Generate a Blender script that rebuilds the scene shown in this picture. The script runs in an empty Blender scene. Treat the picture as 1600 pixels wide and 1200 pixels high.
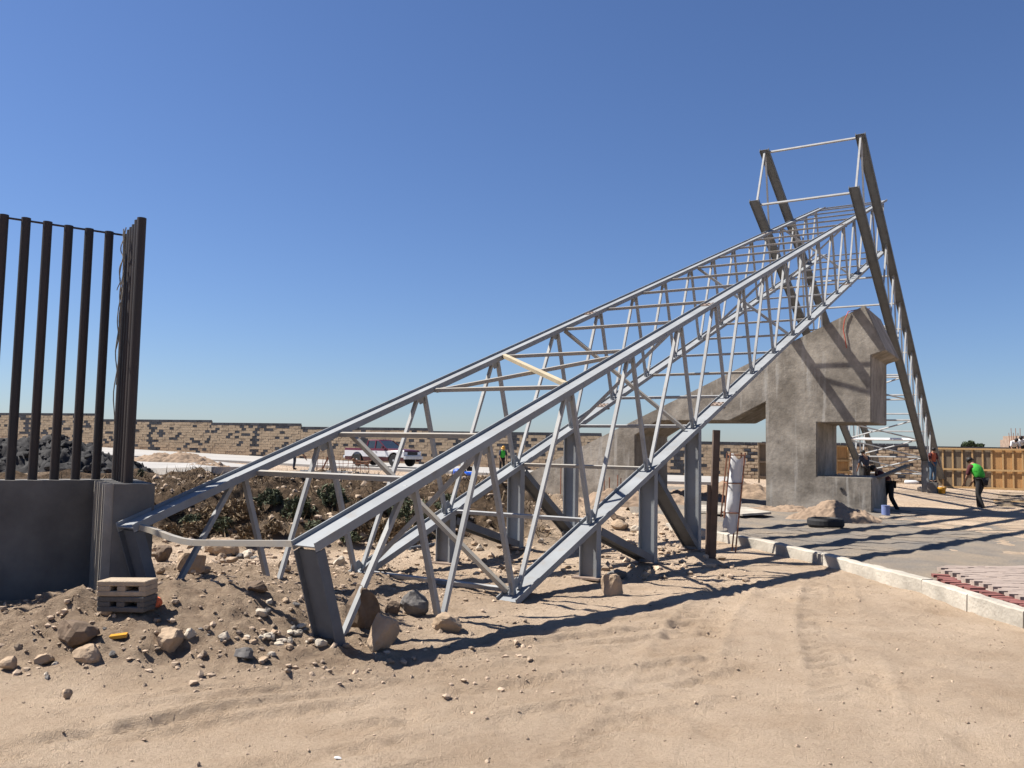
import bpy, bmesh, math, random
import numpy as np
from mathutils import Vector, Matrix
random.seed(7); RNG = np.random.default_rng(7)
D = bpy.data; S = bpy.context.scene; COL = S.collection
rad = math.radians

# ------------------------------------------------------------------ camera
EYE = 1.65; FPX = 1340.0; PITCH = rad(4.27); ROLL = rad(1.1)
_R = np.array([1, 0, 0.]); _F = np.array([0, math.cos(PITCH), math.sin(PITCH)]); _U = np.cross(_R, _F)
RC = math.cos(ROLL)*_R + math.sin(ROLL)*_U; UC = math.cos(ROLL)*_U - math.sin(ROLL)*_R
CAM = np.array([0, 0, EYE])
cd = D.cameras.new('camera'); cam = D.objects.new('camera', cd); COL.objects.link(cam)
cd.sensor_width = 36; cd.lens = 36*FPX/1600; cd.clip_end = 6000; cd.clip_start = 0.05
M = Matrix.Identity(4)
for i in range(3):
    M[i][0] = RC[i]; M[i][1] = UC[i]; M[i][2] = -_F[i]; M[i][3] = CAM[i]
cam.matrix_world = M
S.camera = cam
def ray(u, v): return RC*(u-800)/FPX - UC*(v-600)/FPX + _F
def at(u, v, d): return CAM + ray(u, v)*d
def gnd(u, v, z=0.0):
    r = ray(u, v); return CAM + r*(z-EYE)/r[2]
def proj(p):
    q = np.asarray(p, float)-CAM; z = q @ _F
    return np.array([800+FPX*(q@RC)/z, 600-FPX*(q@UC)/z, z])

# ------------------------------------------------------------------ sky, sun, exposure
SUN_EL = rad(53); SUN_PHI = rad(11)          # sun stands to the left and a little beyond the scene
sunv = Vector((-math.cos(SUN_PHI)*math.cos(SUN_EL), math.sin(SUN_PHI)*math.cos(SUN_EL), math.sin(SUN_EL)))
W = D.worlds.new('World'); S.world = W; W.use_nodes = True
nt = W.node_tree; bg = nt.nodes['Background']
sky = nt.nodes.new('ShaderNodeTexSky'); sky.sky_type = 'NISHITA'; sky.sun_disc = False
sky.sun_elevation = SUN_EL; sky.sun_rotation = math.atan2(sunv.x, sunv.y)
sky.altitude = 1500; sky.air_density = 1.25; sky.dust_density = 0.9; sky.ozone_density = 4.0
tint = nt.nodes.new('ShaderNodeMix'); tint.data_type = 'RGBA'; tint.blend_type = 'MULTIPLY'; tint.inputs[0].default_value = 1.0; tint.inputs[7].default_value = (.735, .825, 1.05, 1)
nt.links.new(sky.outputs[0], tint.inputs[6]); nt.links.new(tint.outputs[2], bg.inputs[0]); bg.inputs[1].default_value = 0.05
sl = D.lights.new('sun', 'SUN'); sl.energy = 5.0; sl.angle = rad(0.5); sl.color = (1, .95, .87)
so = D.objects.new('sun', sl); COL.objects.link(so)
so.rotation_euler = sunv.to_track_quat('Z', 'Y').to_euler(); so.location = (-20, 10, 30)
S.view_settings.view_transform = 'Standard'; S.view_settings.look = 'None'
S.view_settings.exposure = 1.1; S.view_settings.gamma = 1.0; S.view_settings.use_curve_mapping = False
S.render.engine = 'CYCLES'

# ------------------------------------------------------------------ materials
def mat(name, col, rough=.8, var=.12, scale=6.0, bump=0.0, bscale=40.0, metal=0.0, col2=None, rnd=0.0, spec=.3, detail=5, stretch=None):
    m = D.materials.new(name); m.use_nodes = True; t = m.node_tree; N = t.nodes; L = t.links
    b = N['Principled BSDF']; b.inputs['Roughness'].default_value = rough; b.inputs['Metallic'].default_value = metal
    b.inputs['Specular IOR Level'].default_value = spec
    tc = N.new('ShaderNodeTexCoord'); src = tc.outputs['Object']
    if stretch:
        mp = N.new('ShaderNodeMapping'); mp.inputs['Scale'].default_value = stretch; L.new(src, mp.inputs[0]); src = mp.outputs[0]
    nz = N.new('ShaderNodeTexNoise'); nz.inputs['Scale'].default_value = scale; nz.inputs['Detail'].default_value = detail; nz.inputs['Roughness'].default_value = .62
    L.new(src, nz.inputs['Vector'])
    rp = N.new('ShaderNodeValToRGB'); L.new(nz.outputs[0], rp.inputs[0])
    c2 = col2 or tuple(min(1, c*(1+var)) for c in col); c1 = col if col2 else tuple(c*(1-var) for c in col)
    rp.color_ramp.elements[0].position = .32; rp.color_ramp.elements[1].position = .68
    rp.color_ramp.elements[0].color = (*c1, 1); rp.color_ramp.elements[1].color = (*c2, 1)
    out = rp.outputs[0]
    if rnd:
        g = N.new('ShaderNodeNewGeometry'); mr = N.new('ShaderNodeMapRange'); L.new(g.outputs['Random Per Island'], mr.inputs[0])
        oi = N.new('ShaderNodeObjectInfo'); ad = N.new('ShaderNodeMath'); ad.operation = 'ADD'; L.new(g.outputs['Random Per Island'], ad.inputs[0]); L.new(oi.outputs['Random'], ad.inputs[1])
        fr = N.new('ShaderNodeMath'); fr.operation = 'FRACT'; L.new(ad.outputs[0], fr.inputs[0]); L.new(fr.outputs[0], mr.inputs[0])
        mr.inputs[3].default_value = 1-rnd; mr.inputs[4].default_value = 1+rnd
        hs = N.new('ShaderNodeHueSaturation'); L.new(out, hs.inputs['Color']); L.new(mr.outputs[0], hs.inputs['Value']); out = hs.outputs[0]
    L.new(out, b.inputs['Base Color'])
    if bump:
        n2 = N.new('ShaderNodeTexNoise'); n2.inputs['Scale'].default_value = bscale; n2.inputs['Detail'].default_value = 6; L.new(src, n2.inputs['Vector'])
        bp = N.new('ShaderNodeBump'); bp.inputs['Strength'].default_value = bump; bp.inputs['Distance'].default_value = .02
        L.new(n2.outputs[0], bp.inputs['Height']); L.new(bp.outputs[0], b.inputs['Normal'])
    return m

MS = {}
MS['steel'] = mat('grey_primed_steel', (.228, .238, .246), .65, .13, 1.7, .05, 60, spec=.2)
MS['steel_shade'] = mat('shaded_primed_steel', (.105, .116, .132), .7, .14, 4, .05, 50)  # darker copy of the primed steel; shade of undersides put into the colour
MS['tube'] = mat('grey_tube_steel', (.285, .288, .288), .6, .14, 3, spec=.25)
MS['bar'] = mat('beige_primed_bar', (.33, .29, .23), .55, .16, 2.5, col2=(.27, .26, .245))
MS['yellow_bar'] = mat('yellowish_primed_bar', (.36, .30, .20), .6, .12, 3)
MS['bolt'] = mat('rusty_plate', (.20, .15, .12), .8, .2, 20)
MS['pipe'] = mat('dark_steel_pipe', (.025, .024, .025), .55, .2, 3, .05, 30, col2=(.045, .031, .026), stretch=(1, 1, .12))
MS['post_rust'] = mat('rusty_steel_pipe', (.10, .07, .055), .75, .2, 6, .1, 40)
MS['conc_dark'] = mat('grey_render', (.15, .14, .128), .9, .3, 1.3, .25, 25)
MS['rib'] = mat('sunlit_render_edge', (.30, .275, .24), .9, .1, 8, .2, 40)  # paler than the wall: sunlight on the rib edges painted into the colour
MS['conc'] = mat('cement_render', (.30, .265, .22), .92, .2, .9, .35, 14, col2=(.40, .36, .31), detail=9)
MS['kerb'] = mat('kerb_concrete', (.33, .298, .25), .9, .28, 2.2, .6, 26)
MS['slab'] = mat('pale_concrete_slab', (.30, .285, .265), .9, .1, .3, .1, 10)
MS['block_tan'] = mat('tan_split_block', (.42, .32, .215), .95, .14, 9, .5, 18, rnd=.10)
MS['block_dark'] = mat('dark_split_block', (.05, .052, .06), .9, .25, 9, .5, 18, rnd=.25)
MS['mortar'] = mat('mortar', (.28, .22, .15), .95, .1, 5)
MS['rock'] = mat('tan_rock', (.27, .195, .13), .95, .2, 5, .9, 16, col2=(.37, .275, .19))
MS['rock_pale'] = mat('pale_rock', (.40, .345, .275), .95, .16, 6, .8, 20)
MS['rock_grey'] = mat('grey_rock', (.13, .12, .112), .95, .2, 6, .6, 18)
MS['rock_brown'] = mat('brown_rock', (.13, .092, .064), .95, .25, 6, .7, 14)
MS['gravel'] = mat('gravel', (.33, .25, .18), .95, .22, 3, .2, 60, rnd=.38)
MS['black_rubble'] = mat('black_asphalt_rubble', (.022, .021, .022), .9, .3, 6, .6, 12, rnd=.4)
MS['dirt'] = mat('loose_dirt', (.23, .165, .115), .97, .18, 1.6, .5, 18)
MS['soil'] = mat('dark_soil', (.13, .09, .06), .97, .3, 1.6, .6, 14)
MS['wood'] = mat('pine_formwork', (.38, .235, .105), .8, .18, 5, .2, 40, col2=(.46, .30, .14), stretch=(6, 6, .6))
MS['ply'] = mat('plywood', (.36, .20, .08), .75, .16, 3, .1, 30, stretch=(4, 4, .6))
MS['ply_grey'] = mat('shaded_weathered_plywood', (.15, .115, .078), .85, .2, 3, .1, 30, stretch=(4, 4, .6))  # greyer plywood; on the long formwork its tone is painted shade
MS['plank'] = mat('weathered_plank', (.24, .185, .125), .9, .2, 6, .2, 30, stretch=(1, 6, 6))
MS['skin'] = mat('skin', (.24, .13, .08), .6, .08, 20)
MS['hivis'] = mat('green_vest', (.04, .33, .035), .8, .12, 14, .15, 30)
MS['orange_vest'] = mat('orange_vest', (.36, .085, .04), .8, .12, 14)
MS['yellow'] = mat('yellow_plastic', (.5, .25, .02), .4, .05, 5, spec=.5)
MS['navy'] = mat('navy_cloth', (.03, .036, .055), .9, .2, 12, .1, 30)
MS['black_cloth'] = mat('black_cloth', (.018, .017, .018), .9, .2, 12)
MS['maroon'] = mat('maroon_cloth', (.07, .018, .02), .9, .2, 12)
MS['teal'] = mat('blue_cloth', (.08, .22, .30), .9, .2, 12)
MS['white_cloth'] = mat('white_cloth', (.5, .5, .5), .9, .06, 12)
MS['jeans'] = mat('jeans', (.06, .10, .15), .9, .15, 12)
MS['hair'] = mat('black_hair', (.012, .010, .009), .6, .2, 30)
MS['red_paint'] = mat('maroon_car_paint', (.085, .010, .017), .3, .05, 3, spec=.6)
MS['white_paint'] = mat('white_car_paint', (.62, .62, .63), .35, .04, 3, spec=.6)
MS['glass'] = mat('dark_glass', (.03, .04, .045), .08, .1, 3, spec=.8)
MS['rubber'] = mat('black_rubber', (.02, .02, .021), .8, .2, 20)
MS['chrome'] = mat('rim_metal', (.55, .55, .56), .35, .1, 5, metal=.7)
MS['blackp'] = mat('black_plastic', (.02, .02, .022), .5, .1, 10)
MS['lampred'] = mat('tail_lamp', (.35, .02, .02), .3, .1, 5)
MS['lampwhite'] = mat('head_lamp', (.7, .72, .75), .2, .05, 5)
MS['plastic_white'] = mat('white_sheet', (.52, .52, .52), .6, .05, 5)
MS['blue_plastic'] = mat('blue_plastic', (.15, .19, .36), .45, .1, 6)
MS['bright_blue'] = mat('bright_blue_plastic', (.02, .10, .50), .4, .1, 6)
MS['lightblue'] = mat('pale_blue_board', (.38, .55, .64), .6, .06, 6)
MS['rebar'] = mat('rusty_rebar', (.22, .10, .06), .85, .25, 20)
MS['rope'] = mat('dirty_rope', (.20, .18, .15), .95, .15, 40)
MS['red_hose'] = mat('red_hose', (.45, .07, .04), .6, .1, 20)
MS['cinder'] = mat('sandy_block', (.34, .27, .195), .97, .14, 10, .5, 50)
MS['cinder_grey'] = mat('grey_block', (.10, .093, .085), .97, .14, 10, .5, 50)
MS['orange'] = mat('orange_cloth', (.55, .12, .05), .9, .2, 20)
MS['paver_red'] = mat('red_paver', (.17, .065, .055), .9, .2, 12, .3, 50, rnd=.2)
MS['paver_pink'] = mat('pink_paver', (.27, .215, .182), .92, .12, 8, .25, 50, rnd=.1)
MS['leaf'] = mat('shrub_leaf', (.075, .085, .045), .8, .3, 8, rnd=.4)
MS['dry'] = mat('dry_grass', (.17, .12, .07), .9, .25, 8, rnd=.35)
MS['darkleaf'] = mat('dark_tree_leaf', (.035, .05, .022), .8, .3, 8, rnd=.4)
MS['bark'] = mat('bark', (.10, .07, .05), .95, .2, 12)
MS['dog'] = mat('brown_fur', (.16, .09, .055), .95, .3, 9)
MS['brick_far'] = mat('old_brick', (.24, .18, .14), .95, .2, 3, .3, 8)

for k_ in ('steel', 'tube', 'steel_shade', 'bar'):
    t = MS[k_].node_tree; N = t.nodes; L = t.links; b = N['Principled BSDF']; src = b.inputs['Base Color'].links[0].from_socket
    g_ = N.new('ShaderNodeTexCoord'); n_ = N.new('ShaderNodeTexNoise'); n_.inputs['Scale'].default_value = 4.5; n_.inputs['Detail'].default_value = 9; n_.inputs['Roughness'].default_value = .75; L.new(g_.outputs['Object'], n_.inputs['Vector'])
    r_ = N.new('ShaderNodeMapRange'); r_.inputs[1].default_value = .54; r_.inputs[2].default_value = .72; r_.inputs[4].default_value = .55; L.new(n_.outputs[0], r_.inputs[0])
    m_ = N.new('ShaderNodeMix'); m_.data_type = 'RGBA'; L.new(r_.outputs[0], m_.inputs[0]); L.new(src, m_.inputs[6]); m_.inputs[7].default_value = (.20, .165, .13, 1) if k_ != 'steel_shade' else (.11, .105, .10, 1); L.new(m_.outputs[2], b.inputs['Base Color'])
# ------------------------------------------------------------------ mesh helpers
V3 = lambda p: np.asarray(p, float)
def unit(v): v = V3(v); return v/np.linalg.norm(v)
class MB:
    def __init__(s): s.v = []; s.f = []
    def add(s, vs, fs):
        o = len(s.v); s.v += [tuple(map(float, p)) for p in vs]; s.f += [tuple(i+o for i in f) for f in fs]; return s
    def obox(s, c, a, b, d, ha, hb, hd):
        c, a, b, d = V3(c), V3(a)*ha, V3(b)*hb, V3(d)*hd
        P = [c+i*a+j*b+k*d for i in (-1, 1) for j in (-1, 1) for k in (-1, 1)]
        return s.add(P, [(0, 1, 3, 2), (4, 6, 7, 5), (0, 4, 5, 1), (2, 3, 7, 6), (0, 2, 6, 4), (1, 5, 7, 3)])
    def box(s, x0, x1, y0, y1, z0, z1):
        return s.obox(((x0+x1)/2, (y0+y1)/2, (z0+z1)/2), (1, 0, 0), (0, 1, 0), (0, 0, 1), (x1-x0)/2, (y1-y0)/2, (z1-z0)/2)
    def beam(s, p, q, side, w, h):           # rectangular bar from p to q; w along side, h across
        p, q = V3(p), V3(q); e = unit(q-p); sd = V3(side) - e*(V3(side)@e); sd = unit(sd); u = np.cross(e, sd)
        return s.obox((p+q)/2, e, sd, u, np.linalg.norm(q-p)/2, w/2, h/2)
    def ibeam(s, p, q, side, depth=.258, fw=.076, t=.012, tw=.01):
        p, q = V3(p), V3(q); e = unit(q-p); sd = V3(side)-e*(V3(side)@e); sd = unit(sd); u = np.cross(e, sd); L = np.linalg.norm(q-p)/2; m = (p+q)/2
        for k in (-1, 1): s.obox(m+sd*k*(depth/2-t/2), e, sd, u, L, t/2, fw/2)
        return s.obox(m, e, sd, u, L-.001, depth/2-t+.0005, tw/2)
    def tube(s, pts, r, n=8, cap=True):
        pts = [V3(p) for p in pts]; rs = r if hasattr(r, '__len__') else [r]*len(pts)
        o = len(s.v); prev = None
        for i, p in enumerate(pts):
            e = unit(pts[min(i+1, len(pts)-1)]-pts[max(i-1, 0)])
            if prev is None: a = np.cross(e, (0, 0, 1) if abs(e[2]) < .9 else (1, 0, 0))
            else: a = prev-e*(prev@e)
            a = unit(a); prev = a; b = np.cross(e, a)
            s.v += [tuple(p+rs[i]*(math.cos(2*math.pi*k/n)*a+math.sin(2*math.pi*k/n)*b)) for k in range(n)]
        for i in range(len(pts)-1):
            for k in range(n): s.f.append((o+i*n+k, o+i*n+(k+1) % n, o+(i+1)*n+(k+1) % n, o+(i+1)*n+k))
        if cap:
            s.f.append(tuple(o+k for k in range(n))[::-1]); s.f.append(tuple(o+(len(pts)-1)*n+k for k in range(n)))
        return s
    def lathe(s, prof, c=(0, 0, 0), n=20, axis='z', cap=True):
        o = len(s.v)
        for r, h in prof:
            for k in range(n):
                a = 2*math.pi*k/n; x, y = r*math.cos(a), r*math.sin(a)
                p = (x, y, h) if axis == 'z' else ((h, x, y) if axis == 'x' else (x, h, y))
                s.v.append(tuple(V3(p)+V3(c)))
        for i in range(len(prof)-1):
            for k in range(n): s.f.append((o+i*n+k, o+i*n+(k+1) % n, o+(i+1)*n+(k+1) % n, o+(i+1)*n+k))
        if cap:
            s.f.append(tuple(o+k for k in range(n))[::-1]); s.f.append(tuple(o+(len(prof)-1)*n+k for k in range(n)))
        return s
    def prism(s, poly, off):                 # poly: list of 3-D points, off: extrusion vector
        n = len(poly); A = [V3(p) for p in poly]; B = [p+V3(off) for p in A]
        return s.add(A+B, [tuple(range(n))[::-1], tuple(range(n, 2*n))]+[(i, (i+1) % n, n+(i+1) % n, n+i) for i in range(n)])
ROOT = {}
def link(name, me, m, parent=None, org=(0, 0, 0), smooth=False):
    if m is not None: me.materials.append(m)
    if smooth: me.polygons.foreach_set('use_smooth', [True]*len(me.polygons))
    o = D.objects.new(name, me); COL.objects.link(o)
    if parent is not None: o.parent = parent; ROOT[o.name] = ROOT[parent.name]
    else: o.location = org; ROOT[o.name] = V3(org)
    return o
def build(name, mb, m, parent=None, smooth=False, bevel=0):
    A = np.array(mb.v)
    if parent is not None: org = ROOT[parent.name]
    else: org = np.array([(A[:, 0].min()+A[:, 0].max())/2, (A[:, 1].min()+A[:, 1].max())/2, A[:, 2].min()])
    me = D.meshes.new(name); me.from_pydata((A-org).tolist(), [], mb.f)
    bm = bmesh.new(); bm.from_mesh(me); bmesh.ops.recalc_face_normals(bm, faces=bm.faces)
    if bevel: bmesh.ops.bevel(bm, geom=bm.edges[:], offset=bevel, segments=1, affect='EDGES')
    bm.to_mesh(me); bm.free()
    return link(name, me, MS[m] if isinstance(m, str) else m, parent, org, smooth)
def tag(o, label, cat, group=None):
    o['label'] = label; o['category'] = cat
    if group: o['group'] = group
    return o
def thing(name, loc, label, cat, group=None):
    o = D.objects.new(name, None); COL.objects.link(o); o.location = loc; o.empty_display_size = .2; ROOT[o.name] = V3(loc)
    return tag(o, label, cat, group)
def xf(mb, loc, rz=0, sc=1):
    c, s = math.cos(rz), math.sin(rz); A = np.array(mb.v)*sc
    B = np.stack([A[:, 0]*c-A[:, 1]*s+loc[0], A[:, 0]*s+A[:, 1]*c+loc[1], A[:, 2]+loc[2]], 1); mb.v = [tuple(p) for p in B]; return mb

# ------------------------------------------------------------------ noise
def _hash(ix, iy, seed):
    n = (ix.astype(np.int64)*374761393 + iy.astype(np.int64)*668265263 + seed*1274126177) & 0xffffffff
    n = ((n ^ (n >> 13))*1274126177) & 0xffffffff; n = n ^ (n >> 16)
    return (n & 0xffff)/65535.0
def vnoise(x, y, seed=0):
    ix, iy = np.floor(x), np.floor(y); fx, fy = x-ix, y-iy; fx = fx*fx*(3-2*fx); fy = fy*fy*(3-2*fy)
    a, b, c, d = _hash(ix, iy, seed), _hash(ix+1, iy, seed), _hash(ix, iy+1, seed), _hash(ix+1, iy+1, seed)
    return (a*(1-fx)+b*fx)*(1-fy)+(c*(1-fx)+d*fx)*fy - .5
def fbm(x, y, f, o=4, seed=0, g=.5):
    r = 0; a = 1
    for i in range(o): r = r+a*vnoise(x*f, y*f, seed+i*17); f *= 2.03; a *= g
    return r
sst = lambda e0, e1, x: (lambda t: t*t*(3-2*t))(np.clip((x-e0)/(e1-e0), 0, 1))

# ------------------------------------------------------------------ truss frame of reference
ax = unit(ray(1614, 174)); cx = unit(np.cross(ax, (0, 0, 1))); nx = np.cross(cx, ax)       # axis, cross, perpendicular up
hx = unit((ax[0], ax[1], 0))
FOOT = gnd(536, 1018); A0 = FOOT + nx*.92
def T(s, c=0.0, n=0.0): return A0 + ax*s + cx*c + nx*n
def onplane(u, v, cc):
    r = ray(u, v); return CAM + r*(((A0-CAM)@cx+cc)/(r@cx))

# ------------------------------------------------------------------ ground
KERB = [gnd(u, v) for u, v in ((1760, 1045), (1600, 985), (1440, 930), (1280, 884), (1200, 864), (1130, 849), (1085, 840), (1040, 831))]
def kerbx(y):
    ys = np.array([k[1] for k in KERB]); xs = np.array([k[0] for k in KERB]); i = np.argsort(ys)
    return np.interp(y, ys[i], xs[i])
def gauss(x, y, cx_, cy_, sx, sy, rot=0):
    c, s = math.cos(rot), math.sin(rot); dx, dy = x-cx_, y-cy_
    return np.exp(-.5*(((dx*c+dy*s)/sx)**2+((-dx*s+dy*c)/sy)**2))
def masks(x, y):
    wob = fbm(x, y, .8, 3, 5)
    rub = np.clip(gauss(x, y, -2.75, 8.3, 1.0, 1.15, .3)*1.5+gauss(x, y, -1.75, 7.25, .55, .45)*1.2+gauss(x, y, -3.4, 7.0, 1.5, .62)*1.15+gauss(x, y, -3.0, 10.3, 1.6, .9)*1.0+wob*.5, 0, 1)
    yb = y-.10*x+1.1*wob; bank = np.clip(sst(13.6, 15.2, yb)*sst(26, 21, yb)*sst(1.8, -.4, x+.8*wob)*sst(-13, -10, x)*1.15+.3*wob*sst(13.2, 14.5, yb)*sst(26, 22, yb)*sst(2, -.5, x)*sst(-13, -10, x), 0, 1)
    return rub, bank
def gz(x, y):
    x = np.asarray(x, float); y = np.asarray(y, float)
    rub, bank = masks(x, y); near = sst(60, 20, y)
    z = .035*fbm(x, y, .35, 3, 1)*sst(80, 10, y) + .022*fbm(x, y, 2.1, 4, 2)*near + .012*fbm(x, y, 6.5, 4, 41, .7)*sst(16, 9, y)
    z += .32*gauss(x, y, -2.65, 8.05, .75, .6, .4)+.20*gauss(x, y, -2.0, 7.6, .5, .42)+.06*gauss(x, y, -3.6, 7.0, 1.0, .5)+.16*gauss(x, y, -3.1, 10.2, 1.6, .8)
    z += rub*(.075*fbm(x, y, 4, 5, 3, .62)+.05*np.abs(fbm(x, y, 11, 3, 4))) + .10*gauss(x, y, -4.6, 8.0, 1.1, .7) + .16*gauss(x, y, -3.75, 7.15, .9, .38)*(1+1.1*fbm(x, y, 3.1, 4, 61)) + .10*gauss(x, y, -2.55, 7.0, .55, .3)
    wob2 = fbm(x, y, .8, 3, 5); yb = y-.10*x+1.1*wob2; plat = sst(13.6, 17.2, yb)*(1-.8*sst(19, 42, y))*sst(2.2, -.6, x+.6*wob2)
    z += .72*plat+bank*(.02+.34*fbm(x, y, 1.3, 5, 6, .55)+.16*np.abs(fbm(x, y, 4.5, 3, 7)))
    z += .25*gauss(x, y, 1.3, 19.5, 1.6, 1.5)*(1+.9*fbm(x, y, 2.2, 4, 8))
    # wheel and boot marks in the loose sand
    sand = sst(4.2, 3.6, x-(kerbx(y)-4))*sst(13, 10.5, y)*(1-rub)
    u_ = x*.93+y*.37; v_ = -x*.37+y*.93
    z += sand*.030*fbm(u_*.35, v_*2.4, 1.3, 4, 9)*(1+.6*fbm(x, y, .5, 2, 10))
    for x0, k, w in ((3.0, .33, .30), (1.75, .36, .28)):
        dx = x-(x0-k*(8-y)+.04*np.sin(y*1.3)); b = np.exp(-(dx/w)**6); md = np.clip(.75+1.5*fbm(x, y, .9, 3, 11), 0, 1.2)
        lug = np.tanh(2.5*np.sin((y+np.abs(dx)*.7)*34+1.5*fbm(x, y, 1, 2, 3)))*sst(.03, .09, np.abs(dx))
        z += sand*b*(-.016+.014*lug)*md + sand*.020*np.exp(-((np.abs(dx)-w*1.08)/.045)**2)*md
        z += sand*.012*np.exp(-(dx/.03)**2)*md
    for q_, (off, kk) in enumerate(((6.25, .62), (5.95, .60), (5.55, .66), (5.2, .58), (4.75, .62), (4.4, .66), (3.95, .6), (6.7, .52), (7.1, .5))):
        dv = y-(off+kk*(x+1.5)+.09*np.sin(x*1.1+q_)); md = sst(2.4, 1.3, x)*np.clip(.45+2.0*fbm(x, y, .7, 3, 14+q_), 0, 1.3); b = np.exp(-(dv/.09)**4)
        z += sand*md*(b*(-.022+.012*np.tanh(2*np.sin((x-dv)*40)))+.026*np.exp(-((dv-.13)/.04)**2)+.014*np.exp(-((dv+.13)/.035)**2))
    z += sand*(-.016)*np.clip(fbm(x, y, 3.3, 2, 21)-.2, 0, 1)*6
    z += 1.15*np.clip((y-36)/38, 0, 1.4)*np.clip(-x/45, 0, 1.2)
    return z
def axis_lin(segs):
    out = []
    for a, b, st in segs: out += list(np.arange(a, b, st))
    return np.array(out)
def geo(a, b, st, k=1.12):
    r = [a]
    while abs(r[-1]-a) < abs(b-a): r.append(r[-1]+st); st *= k
    return r
xs = np.array(sorted(geo(-7, -900, -.08, 1.1)[1:])+list(np.arange(-7, 8, .035))+geo(8, 900, .08, 1.1))
ys = np.array(sorted(geo(2.4, -30, -.1, 1.25)[1:])+list(np.arange(2.4, 12.5, .03))+list(np.arange(12.5, 24, .07))+geo(24, 2500, .12, 1.07))
X, Y = np.meshgrid(xs, ys); Z = gz(X, Y); rub, bank = masks(X, Y)
nX, nY = len(xs), len(ys)
me = D.meshes.new('ground')
vv = np.stack([X, Y, Z], -1).reshape(-1, 3); idx = np.arange(nX*nY).reshape(nY, nX)
ff = np.stack([idx[:-1, :-1], idx[:-1, 1:], idx[1:, 1:], idx[1:, :-1]], -1).reshape(-1, 4)
me.vertices.add(len(vv)); me.vertices.foreach_set('co', vv.ravel())
me.loops.add(ff.size); me.loops.foreach_set('vertex_index', ff.ravel().astype(np.int32))
me.polygons.add(len(ff)); me.polygons.foreach_set('loop_start', np.arange(0, ff.size, 4, dtype=np.int32)); me.polygons.foreach_set('loop_total', np.full(len(ff), 4, np.int32))
me.update(); me.validate()
pale = sst(26, 34, Y)*.7
ca = me.color_attributes.new('soil_kind', 'FLOAT_COLOR', 'POINT')
ca.data.foreach_set('color', np.stack([rub, bank, pale, np.ones_like(rub)], -1).reshape(-1).astype(np.float32))
gm = D.materials.new('sandy_ground'); gm.use_nodes = True; t = gm.node_tree; N = t.nodes; L = t.links; b = N['Principled BSDF']
b.inputs['Roughness'].default_value = .97; b.inputs['Specular IOR Level'].default_value = .1
tc = N.new('ShaderNodeTexCoord')
def tex(scale, det=6, r=.6):
    n = N.new('ShaderNodeTexNoise'); n.inputs['Scale'].default_value = scale; n.inputs['Detail'].default_value = det; n.inputs['Roughness'].default_value = r
    L.new(tc.outputs['Object'], n.inputs['Vector']); return n.outputs[0]
def ramp(src, p0, c0, p1, c1):
    r = N.new('ShaderNodeValToRGB'); r.color_ramp.elements[0].position = p0; r.color_ramp.elements[1].position = p1
    r.color_ramp.elements[0].color = (*c0, 1); r.color_ramp.elements[1].color = (*c1, 1); L.new(src, r.inputs[0]); return r.outputs[0]
def mix(f, a, bb, mode='MIX'):
    m = N.new('ShaderNodeMix'); m.data_type = 'RGBA'; m.blend_type = mode
    if isinstance(f, float): m.inputs[0].default_value = f
    else: L.new(f, m.inputs[0])
    L.new(a, m.inputs[6]); L.new(bb, m.inputs[7]); return m.outputs[2]
c_s = ramp(tex(.9, 10, .7), .34, (.475, .352, .245), .7, (.645, .508, .378))
c_f = ramp(tex(55, 4, .75), .33, (.70, .68, .66), .55, (1, 1, 1)); c_s = mix(.7, c_s, c_f, 'MULTIPLY')
c_r = ramp(tex(9, 9, .75), .34, (.23, .165, .115), .68, (.43, .325, .23))
c_d = ramp(tex(5, 9, .75), .38, (.035, .025, .017), .75, (.20, .135, .085))
c_p = ramp(tex(.5, 6), .35, (.34, .25, .18), .7, (.46, .37, .28))
sp = N.new('ShaderNodeSeparateColor'); at_ = N.new('ShaderNodeVertexColor'); at_.layer_name = 'soil_kind'; L.new(at_.outputs[0], sp.inputs[0])
cc = mix(sp.outputs[2], c_s, c_p); cc = mix(sp.outputs[0], cc, c_r); cc = mix(sp.outputs[1], cc, c_d)
L.new(cc, b.inputs['Base Color'])
ad = N.new('ShaderNodeMath'); ad.operation = 'ADD'; L.new(tex(22, 8, .7), ad.inputs[0]); L.new(tex(140, 3), ad.inputs[1])
bp = N.new('ShaderNodeBump'); bp.inputs['Strength'].default_value = 1.0; bp.inputs['Distance'].default_value = .04; L.new(ad.outputs[0], bp.inputs['Height']); L.new(bp.outputs[0], b.inputs['Normal'])
go = link('ground', me, gm, smooth=True); go['kind'] = 'structure'
def G(u, v):
    d_ = np.concatenate([np.arange(3, 30, .02), np.arange(30, 130, .1)]); r = ray(u, v); P = CAM+d_[:, None]*r
    k = np.argmax(P[:, 2] < gz(P[:, 0], P[:, 1])); return P[k]

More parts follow.
